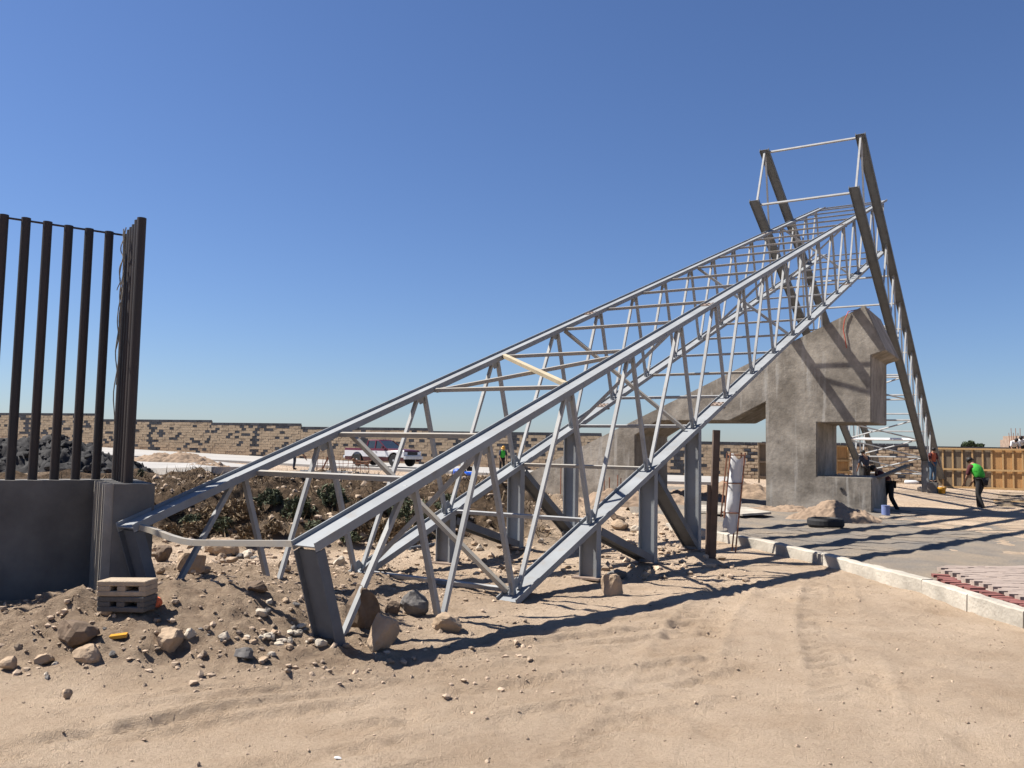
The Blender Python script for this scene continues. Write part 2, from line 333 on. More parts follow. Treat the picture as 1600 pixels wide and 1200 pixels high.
# ------------------------------------------------------------------ road beyond the kerb
def roadz(x, y):
    return .11-.016*np.clip(x-4, 0, 14)+.05*fbm(x, y, 1.6, 5, 31, .6)+.02*fbm(x, y, .25, 2, 32)
rm = D.materials.new('grey_gravel_road'); rm.use_nodes = True; t = rm.node_tree; N = t.nodes; L = t.links; b = N['Principled BSDF']
b.inputs['Roughness'].default_value = .95; b.inputs['Specular IOR Level'].default_value = .15; tc = N.new('ShaderNodeTexCoord')
r1 = ramp(tex(.55, 9, .65), .36, (.165, .152, .138), .62, (.27, .218, .163)); r2 = ramp(tex(40, 5, .75), .35, (.6, .6, .6), .62, (1, 1, 1))
L.new(mix(.75, r1, r2, 'MULTIPLY'), b.inputs['Base Color'])
bp = N.new('ShaderNodeBump'); bp.inputs['Strength'].default_value = .9; bp.inputs['Distance'].default_value = .03; L.new(tex(30, 7, .7), bp.inputs['Height']); L.new(bp.outputs[0], b.inputs['Normal'])
ry = np.array(list(np.arange(6.0, 26, .12))+geo(26, 46, .2, 1.05)); rt = np.array(list(np.linspace(0, .3, 70))+list(np.linspace(.3, 1, 60)[1:]))
TT, RY = np.meshgrid(rt, ry); RX = kerbx(RY)+.02+TT*(34)-.0*RY
RX = np.where(RY > KERB[-1][1], RX+0*RX, RX)
RZ = roadz(RX, RY); RZ = RZ-(.25*sst(.045, 0, TT)+0)*sst(16.5, 18, RY)*(.6+1.2*fbm(RX, RY, 1.2, 3, 33))
RZ = RZ-.30*sst(38, 45, RY)
n1, n2 = len(rt), len(ry); idx = np.arange(n1*n2).reshape(n2, n1)
me = D.meshes.new('road'); me.from_pydata(np.stack([RX, RY, RZ], -1).reshape(-1, 3).tolist(), [], np.stack([idx[:-1, :-1], idx[:-1, 1:], idx[1:, 1:], idx[1:, :-1]], -1).reshape(-1, 4).tolist())
ro = link('road', me, rm, smooth=True); ro['kind'] = 'structure'

# kerb: cast lengths with joints
kb = thing('kerb', KERB[3], 'pale cast concrete kerb running between loose sand and grey road', 'kerb')
pts = [V3(p) for p in KERB]; segs = []
for a_, b_ in zip(pts[:-1], pts[1:]):
    nseg = max(1, int(round(np.linalg.norm(b_-a_)/1.25)))
    for i in range(nseg): segs.append((a_+(b_-a_)*i/nseg, a_+(b_-a_)*(i+1)/nseg))
for i, (p, q) in enumerate(segs):
    e = unit(q-p); sd = np.cross(e, (0, 0, 1)); mb = MB(); dz = random.uniform(-.004, .004)
    nn = 8; P = []
    for j in range(nn+1):
        o_ = p+e*(.0015+(np.linalg.norm(q-p)-.003)*j/nn); w = .006*math.sin(j*2.1+i)
        tz = .185+dz+random.uniform(-.006, .006)
        P += [o_-sd*(.012+w)+(0, 0, -.2), o_-sd*(.0+w)+(0, 0, tz-.015), o_+sd*.02+(0, 0, tz), o_+sd*.145+(0, 0, tz+random.uniform(-.004, .004)), o_+sd*.16+(0, 0, -.2)]
    F_ = []
    for j in range(nn):
        for k in range(4): F_.append((j*5+k, j*5+k+1, (j+1)*5+k+1, (j+1)*5+k))
    F_ += [(0, 1, 2, 3, 4), tuple(nn*5+k for k in (4, 3, 2, 1, 0))]
    mb.add(P, F_); build('kerb_length', mb, 'kerb', kb)

# ------------------------------------------------------------------ inclined truss
WT = 2.27; HB = -1.80
ROOTT = T(0, -WT/2-.125, 0); ROOTT[2] = 0
tr = thing('inclined_truss', ROOTT, 'long grey steel box truss rising from sand over the concrete portal', 'steel truss')
side = {'N': 0.0, 'F': -WT}
LEND = {'N': 31.5, 'F': 31.6}
for k, c0 in side.items():
    cm = c0-.125
    build('top_chord', MB().ibeam(T(-.0475, cm, 0), T(LEND[k], cm, 0), cx), 'steel', tr)
    build('end_leg', MB().ibeam(T(0, cm, -.0485), T(0, cm, -1.02), cx, .247, .10), 'steel_shade', tr)
    build('bottom_chord', MB().ibeam(T(2.52, cm, HB), T(30.6 if k == 'N' else 31.2, cm, HB), cx), 'steel', tr)
NODES = [1.35, 2.65, 4.6, 6.55, 8.6, 10.42, 12.2, 13.95, 15.75, 17.55, 19.4, 21.25, 23.1, 24.95, 26.8, 28.65, 30.4]
for k, c0 in side.items():
    cm = c0-.125; tb = .052
    for i, s in enumerate(NODES):
        lo = HB+.01 if s > 2 else -1.45
        build('web_post', MB().beam(T(s+.035, cm, -.008), T(s+.02, cm, lo), cx, tb, tb), 'tube', tr)
        if i == 0: q = T(.09, cm, -.93)
        elif i == 1: q = T(1.44, cm, -1.40)
        else: q = T(NODES[i-1]+.13, cm, HB+.01)
        build('web_diagonal', MB().beam(T(s-.075, cm, -.008), q, cx, tb-.006, tb-.006), 'tube', tr)
    if k == 'N':
        build('web_diagonal', MB().beam(T(30.4+.1, cm, HB+.1), T(31.35, cm, -.01), cx, .05, .05), 'tube', tr)
    for n_, s0 in ((0, 10.05), (HB, 10.0), (0, 22.9), (HB, 22.9)):
        mb = MB().obox(T(s0, cm, n_+.012), ax, cx, nx, .10, .112, .006)
        for j in range(3):
            for jj in (-1, 1): mb.obox(T(s0+jj*.055, cm+(j-1)*.08, n_+.026), ax, cx, nx, .014, .014, .008)
        for jj in (-1, 1): mb.obox(T(s0+jj*.012, cm, n_-.056), ax, cx, nx, .008, .127, .012)
        build('splice_plate', mb, 'bolt', tr)
def bar(p, q, w=.05, m='bar', nm='cross_bar'): return build(nm, MB().beam(p, q, nx, w, w*.82), m, tr)
for i, s in enumerate(NODES+[31.3]):
    jm = random.choice(['bar', 'bar', 'bar', 'tube'])
    bar(T(s+.12, -.262, -.018), T(s+.12, -WT+.002, -.018), .05, 'bar' if i < 14 else 'tube')
    if s > 2 and s < 30.5: bar(T(s+.12, -.252, HB+.0), T(s+.12, -WT+.002, HB+.0), .048, 'tube' if i % 3 else 'bar', 'bottom_cross_bar')
for k, c0 in side.items():
    cm = c0-.125
    for s in NODES[1:-1]:
        for n_, sg in ((-.048, -1), (HB+.048, 1)):
            o_ = -.02 if sg < 0 else .06
            build('gusset_plate', MB().prism([T(s+o_-.13, cm-.004, n_), T(s+o_+.13, cm-.004, n_), T(s+o_+.07, cm-.004, n_+sg*.11), T(s+o_-.07, cm-.004, n_+sg*.11)], cx*.008), 'steel', tr)
# bent tie at the low end
mb = MB(); c0_, c1_ = -WT+.002, -.252
pp = []
for f_ in np.linspace(0, 1, 14):
    bow = -.10*sst(-.02, .42, f_)*(1-f_)*1.35
    pp.append(T(.03, c0_+(c1_-c0_)*f_, -.02)+V3((0, 0, bow))-hx*bow*-.3)
for p, q in zip(pp[:-1], pp[1:]): mb.beam(p, q, (0, 0, 1), .05, .05)
build('bent_tie_bar', mb, 'bar', tr)
# crossed braces in the top plane and sway frames across the box
build('top_brace', MB().beam(T(4.75, -WT+.002, -.035), T(6.45, -.252, -.035), nx, .05, .045), 'bar', tr)
build('top_brace', MB().beam(T(6.6, -WT+.002, .012), T(4.75, -.252, .012), nx, .055, .06), 'yellow_bar', tr)
for s in (2.95, 8.72, 16.0, 24.6):
    build('sway_brace', MB().beam(T(s, -WT-.02, -.05), T(s-.28, -.2, HB+.04), ax, .05, .055), 'bar' if s < 10 else 'tube', tr)
    build('sway_brace', MB().beam(T(s+.07, -.2, -.05), T(s-.21, -WT-.02, HB+.04), ax, .05, .055), 'tube', tr)
# supports below the bottom chords
for k, c0 in side.items():
    cm = c0-.125; tops = []
    for s in (4.62, 6.62, 8.62):
        p = T(s, cm, HB-.05); g = float(gz(p[0], p[1])); q = np.array([p[0], p[1], g-.12]); tops.append((p+(0, 0, .0), q))
        ps = p+V3((0, 0, .02))
        build('support_column', MB().ibeam(ps, q, cx, .245, .13), 'steel', tr)
        build('base_plate', MB().obox((q[0], q[1], g+.012), hx, cx, (0, 0, 1), .14, .19, .012), 'bolt', tr)
    for (p, q), (p2, q2) in zip(tops[:-1], tops[1:]):
        a_ = p+hx*.10-V3((0, 0, .05)); b_ = q2-hx*.07+V3((0, 0, .2))
        build('support_brace', MB().ibeam(a_, b_, cx, .236, .10), 'steel_shade', tr)
    p, q = tops[-1]

# ------------------------------------------------------------------ second truss, leaning back over the first
el2 = rad(25.5); e2 = hx*math.cos(el2)-V3((0, 0, math.sin(el2))); u2 = hx*math.sin(el2)+V3((0, 0, math.cos(el2)))
LR0 = onplane(1334, 292, .25); W2 = 2.95; H2 = 2.3
def Q(t_, c=0.0, n=0.0): return LR0+e2*t_+cx*c+u2*n
tend = (LR0[2]-.1)/math.sin(el2); tendU = (LR0[2]+H2*u2[2]-.1)/math.sin(el2)
rb = Q(tend, -W2/2); rb[2] = 0
t2 = thing('back_truss', rb, 'leaning grey steel truss of wide beams standing behind the concrete portal', 'steel truss')
for c0 in (0, -W2):
    build('lower_chord', MB().ibeam(Q(0, c0, 0), Q(tend, c0, 0), cx, .29, .12), 'steel_shade', t2)
    build('upper_chord', MB().ibeam(Q(.2, c0, H2), Q(tendU, c0, H2), cx, .29, .12), 'steel_shade', t2)
N2 = [.25+1.82*i for i in range(12)]
for c0 in (0, -W2):
    for i, s in enumerate(N2):
        if i in (1, 2): continue
        build('web_post', MB().beam(Q(s+.05, c0, .008), Q(s+.05, c0, H2-.008), cx, .055, .055), 'tube', t2)
        if i < len(N2)-1: build('web_diagonal', MB().beam(Q(s+.16, c0, H2-.008), Q(N2[i+1]-.07, c0, .008), cx, .05, .05), 'tube', t2)
    top = Q(18.7, c0, 0); build('support_column', MB().ibeam(top-u2*.05, (top[0], top[1], -.1), cx, .285, .14), 'steel', t2)
    base = Q(tend-.9, c0, 0); mb = MB().obox((base[0], base[1], -.02), hx, cx, (0, 0, 1), 1.3, .42, .22); build('footing', mb, 'conc', t2)
for i, s in enumerate(N2):
    wd = .055 if i != 9 else .09
    if s > 6.5 or i == 0: build('cross_bar', MB().beam(Q(s, -.146, 0), Q(s, -W2+.146, 0), u2, wd, wd), 'tube' if i != 9 else 'white_paint', t2)
    if s > 6.5 or i == 0: build('upper_cross_bar', MB().beam(Q(s+.1, -.146, H2), Q(s+.1, -W2+.146, H2), u2, .055, .055), 'tube', t2)
    if i in (4, 6, 8, 9, 10):
        s1 = N2[i+1] if i+1 < len(N2) else s+1.8
        build('cross_brace', MB().beam(Q(s+.1, -.12, .01), Q(s1-.1, -W2+.12, .01), u2, .045, .045), 'tube', t2)
        build('cross_brace', MB().beam(Q(s1-.1, -.12, -.04), Q(s+.1, -W2+.12, -.04), u2, .045, .045), 'tube', t2)

# ------------------------------------------------------------------ concrete portal
FR = gnd(1362, 802, .0); hb = (FR-A0)@hx
def onfront(u, v):
    r = ray(u, v); return CAM+r*(((A0-CAM)@hx+hb)/(r@hx))
poly = [(822, 741), (1351, 477), (1384, 547), (1361, 555), (1361, 660), (1276, 660), (1276, 744), (1362, 747), (1362, 840), (1197, 830), (1196, 628), (1140, 657), (1028, 657), (992, 680), (992, 810), (822, 800)]
P3 = [onfront(*p) for p in poly]
bm = bmesh.new(); TH = 2.9
vs = [bm.verts.new(p) for p in P3]; f = bm.faces.new(vs); r = bmesh.ops.extrude_face_region(bm, geom=[f])
ev = [g_ for g_ in r['geom'] if isinstance(g_, bmesh.types.BMVert)]; bmesh.ops.translate(bm, verts=ev, vec=Vector(hx*TH))
bmesh.ops.recalc_face_normals(bm, faces=bm.faces)
bmesh.ops.bevel(bm, geom=bm.edges[:], offset=.02, segments=2, affect='EDGES')
bmesh.ops.triangulate(bm, faces=[f_ for f_ in bm.faces if len(f_.verts) > 4])
org = V3(FR); org[2] = 0
bmesh.ops.translate(bm, verts=bm.verts[:], vec=Vector(-org)); me = D.meshes.new('concrete_portal'); bm.to_mesh(me); bm.free()
pm = D.materials.new('rendered_cement'); pm.use_nodes = True; t = pm.node_tree; N = t.nodes; L = t.links; b = N['Principled BSDF']; b.inputs['Roughness'].default_value = .93; b.inputs['Specular IOR Level'].default_value = .15
tc = N.new('ShaderNodeTexCoord')
a1 = ramp(tex(.7, 10, .68), .40, (.185, .165, .140), .62, (.335, .305, .265)); a2 = ramp(tex(2.6, 9, .75), .32, (.66, .65, .64), .66, (1.2, 1.18, 1.14)); a3 = mix(.8, a1, a2, 'MULTIPLY')
mp = N.new('ShaderNodeMapping'); mp.inputs['Scale'].default_value = (4, 4, .35); L.new(tc.outputs['Object'], mp.inputs[0])
ns = N.new('ShaderNodeTexNoise'); ns.inputs['Scale'].default_value = 1.2; ns.inputs['Detail'].default_value = 6; L.new(mp.outputs[0], ns.inputs[0])
st = N.new('ShaderNodeMapRange'); st.inputs[1].default_value = .57; st.inputs[2].default_value = .72; st.inputs[4].default_value = .75; L.new(ns.outputs[0], st.inputs[0])
wc = N.new('ShaderNodeRGB'); wc.outputs[0].default_value = (.40, .38, .345, 1)
L.new(mix(st.outputs[0], a3, wc.outputs[0]), b.inputs['Base Color'])
bp = N.new('ShaderNodeBump'); bp.inputs['Strength'].default_value = .5; bp.inputs['Distance'].default_value = .03; L.new(tex(7, 9, .7), bp.inputs['Height']); L.new(bp.outputs[0], b.inputs['Normal'])
po = link('concrete_portal', me, pm, None, org)
tag(po, 'massive angular grey cement portal with square openings under the truss', 'portal')
q_ = onfront(1315, 764); mb = MB(); mb.tube([q_+hx*.02, q_-hx*.03], .06, 14); build('conduit_ring', mb, 'conc_dark', po)
mb = MB(); mb.tube([q_-hx*.03, q_-hx*.045], .035, 12); build('conduit_hole', mb, 'black_cloth', po)
# dirt at its foot
def pile(name, c, rx, ry, h, m, label, cat, seed, rough=.35, n=90, group=None, rz=0):
    g = np.linspace(-1.25, 1.25, n); U_, V_ = np.meshgrid(g, g); rr = np.sqrt(U_**2+V_**2)
    zz = h*np.clip(1-rr**1.5, -.3, 1)*(1+rough*fbm(U_*rx, V_*ry, 2.0/max(rx, .6), 5, seed))+rough*.55*h*fbm(U_*rx, V_*ry, 4.0, 5, seed+3, .6)*sst(1.25, .7, rr)+rough*.35*h*np.abs(fbm(U_*rx, V_*ry, 9.0, 3, seed+9))*sst(1.25, .8, rr)
    zz -= .25*h*sst(.85, 1.25, rr)
    ca_, sa_ = math.cos(rz), math.sin(rz)
    P = np.stack([c[0]+U_*rx*ca_-V_*ry*sa_, c[1]+U_*rx*sa_+V_*ry*ca_, c[2]+zz], -1).reshape(-1, 3); idx = np.arange(n*n).reshape(n, n)
    me = D.meshes.new(name); org = np.array([c[0], c[1], c[2]]); me.from_pydata((P-org).tolist(), [], np.stack([idx[:-1, :-1], idx[:-1, 1:], idx[1:, 1:], idx[1:, :-1]], -1).reshape(-1, 4).tolist())
    o = link(name, me, MS[m], None, org, smooth=True); return tag(o, label, cat, group)
p = gnd(1300, 815, 0); pile('dirt_pile', p-hx*-.2, 1.25, .8, .42, 'dirt', 'loose tan dirt heaped against the foot of the concrete portal', 'dirt pile', 41, .45)
p = gnd(1215, 800, 0); pile('dirt_pile', p, 1.1, .6, .2, 'dirt', 'low stony dirt spread beside the portal pillar', 'dirt pile', 42, .6)
p = gnd(1150, 778, 0); pile('dirt_pile', p, 3.0, 1.2, .5, 'dirt', 'long brown dirt ridge seen through the portal opening', 'dirt pile', 43, .5)
p = gnd(990, 790, 0); pile('dirt_pile', p, 2.2, 1.0, .45, 'dirt', 'stony dirt heap in front of the sloping concrete leg', 'dirt pile', 44, .6)

# ------------------------------------------------------------------ retaining wall with pipe posts, left
ZW = 1.12; PH = 2.63
cor = at(181, 749, 9.05); ze = cor[2]
cor = np.array([cor[0], cor[1]]); endp = at(200, 756, 8.36)[:2]; lft = at(10, 749, 8.47)[:2]
dl = unit(np.append(lft-cor, 0)); dr = unit(np.append(endp-cor, 0)); ZW = ze
wl = thing('retaining_wall', (cor[0], cor[1], 0), 'folded grey rendered wall carrying a comb of dark pipe posts', 'wall')
nl = np.array([-dl[1], dl[0], 0]);  nl = nl if nl[1] < 0 else -nl
c3 = np.array([cor[0], cor[1], 0])
mb = MB(); a_ = c3+nl*.16; wlen = 4.5
mb.prism([a_+V3((0, 0, -.3)), a_+dl*wlen+V3((0, 0, -.3)), a_+dl*wlen+V3((0, 0, ZW)), a_+V3((0, 0, ZW))], -nl*.34)
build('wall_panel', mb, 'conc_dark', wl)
# return towards the viewer
nr = np.array([-dr[1], dr[0], 0]); nr = nr if nr[0] > 0 else -nr
rl = np.linalg.norm(endp-cor)
o_ = c3-dr*.1
mb = MB().prism([o_-nr*.15+V3((0, 0, -.3)), o_+dr*(rl+.32)-nr*.15+V3((0, 0, -.3)), o_+dr*(rl+.32)-nr*.15+V3((0, 0, ZW-.002)), o_-nr*.15+V3((0, 0, ZW-.002))], nr*.36)
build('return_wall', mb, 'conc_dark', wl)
for i in range(7):
    p = o_+dr*(.34+i*(rl+.06)/6.9)-nr*.17
    build('rib', MB().obox(p+V3((0, 0, (ZW-.3)/2-.004)), dr, nr, (0, 0, 1), .013, .06, (ZW+.3)/2), 'rib', wl)
postr = .044
posts = [c3+dl*.194*i for i in range(0, 14)]+[c3+dr*rl*i/5 for i in range(1, 6)]
for i, p in enumerate(posts):
    h = PH+random.uniform(-.01, .01)+(.0 if i < 13 else .0)
    mb = MB().lathe([(postr, ZW-.1), (postr, ZW+h), (postr-.006, ZW+h), (postr-.006, ZW+h-.25)], (p[0], p[1], 0), 18); build('post', mb, 'pipe' if i not in (0, 3) else MS['pipe'], wl, smooth=False)
build('tie_rod', MB().tube([c3+dl*2.58+V3((0, 0, ZW+PH-.02)), c3+V3((0, 0, ZW+PH-.02))], .011, 6), 'pipe', wl)
build('tie_rod', MB().tube([c3+V3((0, 0, ZW+PH-.02)), c3+dr*rl+V3((0, 0, ZW+PH-.02))], .011, 6), 'pipe', wl)
# rope hung from the posts
rp0 = c3+dr*rl*.55-nr*.09-dr*.02; strands = []
mb = MB()
for j in range(4):
    ln = (2.0, 1.6, 1.25, .6)[j]; pts_ = []
    for f_ in np.linspace(0, 1, 26):
        w = .03*math.sin(f_*9+j*2)+.015*math.sin(f_*31+j)
        pts_.append(rp0-dr*(.05*j-.09+w+.16*f_)-nr*(.01+.012*math.sin(f_*17+j))+V3((0, 0, ZW+PH-.05-ln*f_)))
    mb.tube(pts_, .0055, 6)
build_rope = build('rope', mb, 'rope'); tag(build_rope, 'frayed pale rope strands dangling down the corner pipe posts', 'rope')

# ------------------------------------------------------------------ boundary wall of split blocks
WA = np.array([-50.0, 78.2]); WB = np.array([44.0, 43.4]); wd = unit(np.append(WB-WA, 0)); wn = np.array([wd[1], -wd[0], 0]); wn = wn if wn[1] < 0 else -wn
Lw = np.linalg.norm(WB-WA)
def wl_at(u):   # length along the wall where a photo column meets it
    r = ray(u, 690); a = np.array([[r[0], -wd[0]], [r[1], -wd[1]]]); s = np.linalg.solve(a, WA-CAM[:2]); return s[1]
def topz(u, v):
    s = wl_at(u); p = WA+wd[:2]*s; r = ray(u, v); k = p[1]/r[1]; return EYE+r[2]*k
steps = [(-60, 150, topz(100, 645.5)), (150, 330, topz(250, 655.5)), (330, 470, topz(420, 661)), (470, 675, topz(560, 667.5)), (675, 940, topz(850, 675.5)), (940, 1190, topz(1130, 690)), (1190, 1420, topz(1400, 693)), (1420, 1900, topz(1400, 693)-.12)]
bw = thing('boundary_wall', (WA[0]+wd[0]*Lw/2, WA[1]+wd[1]*Lw/2, 0), 'long stepped boundary wall of tan split blocks with scattered dark blocks', 'wall')
BL, BH = .42, .205; cand = []
for u0, u1, zt in steps:
    s0, s1 = wl_at(u0), wl_at(u1); zb = zt-15*BH
    o_ = np.append(WA, 0)+wd*(s0+s1)/2+V3((0, 0, (zt+zb)/2-.3))
    build('wall_core', MB().obox(o_, wd, wn, (0, 0, 1), (s1-s0)/2, .07, (zt-zb)/2+.2), 'mortar', bw)
    clus = RNG.uniform(0, 99)
    for r_ in range(15):
        z = zt-BH*(r_+.5); off = (r_ % 2)*.5*BL; n_ = int((s1-s0)/BL)+2
        for i in range(n_):
            a_ = max(s0, s0+off+(i-1)*BL); b_ = min(s1, s0+off+i*BL)
            if b_-a_ < .08: continue
            cl = vnoise(np.array(i*.55+clus+off), np.array(r_*.9+clus), 77)
            dark = r_ == 0 or (abs((a_+b_)/2-(s0+s1)/2) < .35 and random.random() < .75) or (random.random() < .13+.26*max(0, float(cl)))
            cand.append(((a_+b_)/2, (b_-a_)/2-.006, z, dark))
def blk(c_):
    s, hl, z, dark = c_; return np.append(WA, 0)+wd*s+V3((0, 0, z)), hl
score = []
for i, c_ in enumerate(cand):
    p, hl = blk(c_); q = proj(p); vis = -10 < q[0] < 1610
    # only where nothing large stands in front
    hid = (1200 < q[0] < 1275) or (1455 < q[0]) or (900 < q[0] < 1050) or q[0] < 215
    score.append((q[2]*-1 if vis and not hid else -999, i))
pick = set(i for _, i in sorted(score, reverse=True)[:300]); sh = {}
rest = {True: MB(), False: MB()}
for i, c_ in enumerate(cand):
    p, hl = blk(c_); j = random.uniform(-.012, .012) if not c_[3] else random.uniform(-.005, .012)
    cen = p+wn*(.085+j)
    if i in pick and hl > .15:
        key = (c_[3], random.randrange(4))
        if key not in sh:
            mb = MB(); q_ = []
            for sz in (-1, 1):
                for sx in (-1, 1): q_.append((sx*.199, .05, sz*(BH/2-.006)))
            for sz in (-1, 1):
                for sx in (-1, 1): q_.append((sx*random.uniform(.185, .195), -random.uniform(.04, .055), sz*(BH/2-random.uniform(.01, .02))))
            q_.append((random.uniform(-.06, .06), -random.uniform(.05, .06), random.uniform(-.03, .03)))
            me = D.meshes.new('block'); me.from_pydata(q_, [], [(0, 1, 5, 4), (1, 3, 7, 5), (3, 2, 6, 7), (2, 0, 4, 6), (4, 5, 8), (5, 7, 8), (7, 6, 8), (6, 4, 8)]); me.materials.append(MS['block_dark' if c_[3] else 'block_tan']); sh[key] = me
        o = D.objects.new('block', sh[key]); COL.objects.link(o); o.parent = bw; o.location = Vector(cen-ROOT[bw.name]); o.rotation_euler = (0, 0, math.atan2(wd[1], wd[0])); o.scale = (hl/.2, 1, 1)
    else:
        rest[c_[3]].obox(cen-wn*.04, wd, wn, (0, 0, 1), hl, .05, BH/2-.007)
for dk, nm in ((False, 'tan_blocks'), (True, 'dark_blocks')):
    o = build(nm, rest[dk], 'block_dark' if dk else 'block_tan', bw); o['kind'] = 'stuff'

# ------------------------------------------------------------------ pale slabs in front of the wall
def slab(name, pts, zoff, th, m):
    P = [gnd(u, v) for u, v in pts]; P = [np.array([p[0], p[1], float(gz(p[0], p[1]))+zoff]) for p in P]
    o = build(name, MB().prism(P, (0, 0, -th)), m); o['kind'] = 'structure'; return o
rows = []
for i, f_ in enumerate(np.linspace(0, 1, 40)):
    s = wl_at(-80)+(wl_at(1160)-wl_at(-80))*f_; p0 = np.append(WA, 0)+wd*s+wn*1.2; p1 = p0+wn*(10.5+1.2*math.sin(f_*9)); rows.append((p0, p1))
mb = MB(); P = []
for p0, p1 in rows:
    for k in range(5):
        q = p0+(p1-p0)*k/4; P.append((q[0], q[1], float(gz(q[0], q[1]))+.14))
    q = p1; P.append((q[0], q[1], float(gz(q[0], q[1]))-.2))
mb.add(P, [(i*6+k, i*6+k+1, (i+1)*6+k+1, (i+1)*6+k) for i in range(39) for k in range(5)])
o = build('concrete_road', mb, 'slab'); o['kind'] = 'structure'
P = [G(u, v) for u, v in ((150, 716), (300, 719), (415, 733), (330, 737), (150, 738), (60, 733))]
zm_ = max(p[2] for p in P)+.05; P = [np.array([p[0], p[1], p[2]+.12]) for p in P]
o = build('concrete_slab', MB().prism(P, (0, 0, -.2)), 'slab'); o['kind'] = 'structure'
p = at(265, 712, 50); p[2] = float(gz(p[0], p[1])); pile('dirt_pile', p, 3.0, 1.2, .75, 'dirt', 'reddish dirt heap on the pale slab below the boundary wall', 'dirt pile', 45, .4)
p = at(325, 725, 42); p[2] = float(gz(p[0], p[1])); pile('dirt_pile', p, 1.5, .8, .5, 'dirt', 'small stony dirt heap at the end of the pale slab', 'dirt pile', 46, .6)

def rockmesh(seed, sx, sy, sz, sub=3, cuts=7, ang=0):
    rg = np.random.default_rng(seed); bm = bmesh.new(); bmesh.ops.create_icosphere(bm, subdivisions=sub, radius=1)
    A = np.array([v.co for v in bm.verts])
    for _ in range(cuts+6):
        d_ = unit(rg.normal(size=3)); k = rg.uniform(.5, .82); h = A@d_; A = A-np.outer(np.clip(h-k, 0, None)*.92, d_)
    A *= 1+.24*(fbm(A[:, 0]+seed, A[:, 1]+A[:, 2]*.7, 1.6, 4, seed % 91))[:, None]
    A *= 1+.10*(fbm(A[:, 0]*1+A[:, 2], A[:, 1]-A[:, 2]*.9, 6, 3, seed % 57))[:, None]
    A = A*np.array([sx, sy, sz])/2*1.0
    for v, c_ in zip(bm.verts, A): v.co = c_
    me = D.meshes.new('rock'); bm.to_mesh(me); bm.free(); return me
# black rubble heap behind the posts
p = at(70, 735, 27); p[2] = float(gz(p[0], p[1]))
rh = pile('rubble_heap', p, 3.6, 1.6, .85, 'black_rubble', 'heap of black broken asphalt behind the pipe posts', 'rubble heap', 47, .7, 90)
ch = [tuple(v.co) for v in rh.data.vertices if v.co.z > .03]; rmx = [rockmesh(900+i, 1, .9, .7, 2) for i in range(5)]; mb = MB()
rv = [(np.array([v.co for v in m_.vertices]), [tuple(p_.vertices) for p_ in m_.polygons]) for m_ in rmx]
for i in range(420):
    c_ = V3(random.choice(ch)); A_, F_ = random.choice(rv); a_ = random.uniform(0, 6.28); R_ = np.array([[math.cos(a_), -math.sin(a_), 0], [math.sin(a_), math.cos(a_), 0], [0, 0, 1]]); sc_ = .1+.34*random.random()**2
    mb.add((A_*sc_)@R_.T+c_+V3(p), F_)
o = build('asphalt_chunks', mb, 'black_rubble', rh); o['kind'] = 'stuff'

# ------------------------------------------------------------------ rocks
def rock(u, v, w, h, m, label, seed, dz=0, group=None, rz=None, tilt=0, smooth=False):
    p = G(u, v); d = proj(p)[2]; sx = w/FPX*d; sz = h/FPX*d*1.12
    me = rockmesh(seed, sx, sx*random.uniform(.7, .95), sz); o = link('rock', me, MS[m], None, (p[0], p[1]+sx*.2, p[2]+sz*.30+dz))
    o.rotation_euler = (tilt, random.uniform(-.15, .15), random.uniform(-.5, .5) if rz is None else rz); tag(o, label, 'rock', group); return o
rock(112, 1008, 78, 50, 'rock_brown', 'big dark brown hollowed rock sunk in the rubble below the retaining wall', 101)
rock(135, 1037, 52, 34, 'rock', 'tan angular rock just below the big brown hollowed rock', 102)
rock(64, 1040, 32, 22, 'rock', 'small tan rock lying on sand left of the angular tan rock', 103)
rock(264, 1016, 52, 44, 'rock', 'chunky tan rock on the rubble slope beside a pale stone', 104)
rock(294, 1000, 26, 20, 'rock_pale', 'pale cream stone leaning on the chunky tan rock', 105)
rock(381, 1032, 40, 27, 'rock_grey', 'flat faced dark grey rock at the foot of the rubble', 106)
rock(170, 962, 34, 18, 'rock', 'low tan rock lying under the stacked hollow blocks', 107)
rock(103, 1093, 21, 20, 'rock', 'lone small tan stone standing on open sand', 108)
rock(12, 1048, 36, 28, 'rock', 'tan rock cut by the edge of the sand mound', 109)
rock(597, 1014, 54, 66, 'rock', 'upright smooth tan boulder beside the near truss leg', 110, rz=.2)
rock(563, 985, 64, 86, 'rock_brown', 'tall dark brown boulder leaning behind the upright tan boulder', 111, tilt=.2)
rock(645, 962, 48, 46, 'rock_grey', 'blocky grey boulder in shade under the truss', 112)
rock(612, 960, 26, 26, 'rock_brown', 'small dark stone wedged between the brown and grey boulders', 113)
rock(695, 988, 62, 42, 'rock', 'broad tan boulder at the foot of two web members', 114)
rock(958, 931, 43, 40, 'rock', 'squarish brown boulder in front of the short support column', 115)
rock(965, 905, 36, 22, 'rock_grey', 'dark rock behind the squarish brown boulder', 116)
rock(400, 926, 44, 22, 'rock_brown', 'low brown rock at the ground end of the far web members', 117)
rock(350, 868, 66, 32, 'rock', 'wide tan boulder on the rubble behind the bent tie bar', 118)
rock(292, 896, 66, 44, 'rock', 'rounded tan boulder below the bent tie bar', 119)
rock(252, 878, 28, 34, 'rock_brown', 'dark brown rock beside the far truss leg', 120)
rock(320, 860, 36, 20, 'rock_pale', 'pale flat stone between two tan boulders', 121)
rock(498, 1012, 26, 14, 'rock_pale', 'pale square-edged stone touching the near truss leg', 122)
rock(443, 890, 22, 24, 'rock_brown', 'small brown stone beside the far web diagonal', 123)
rock(530, 885, 22, 18, 'rock_pale', 'cream stone seen just past the near leg', 124)
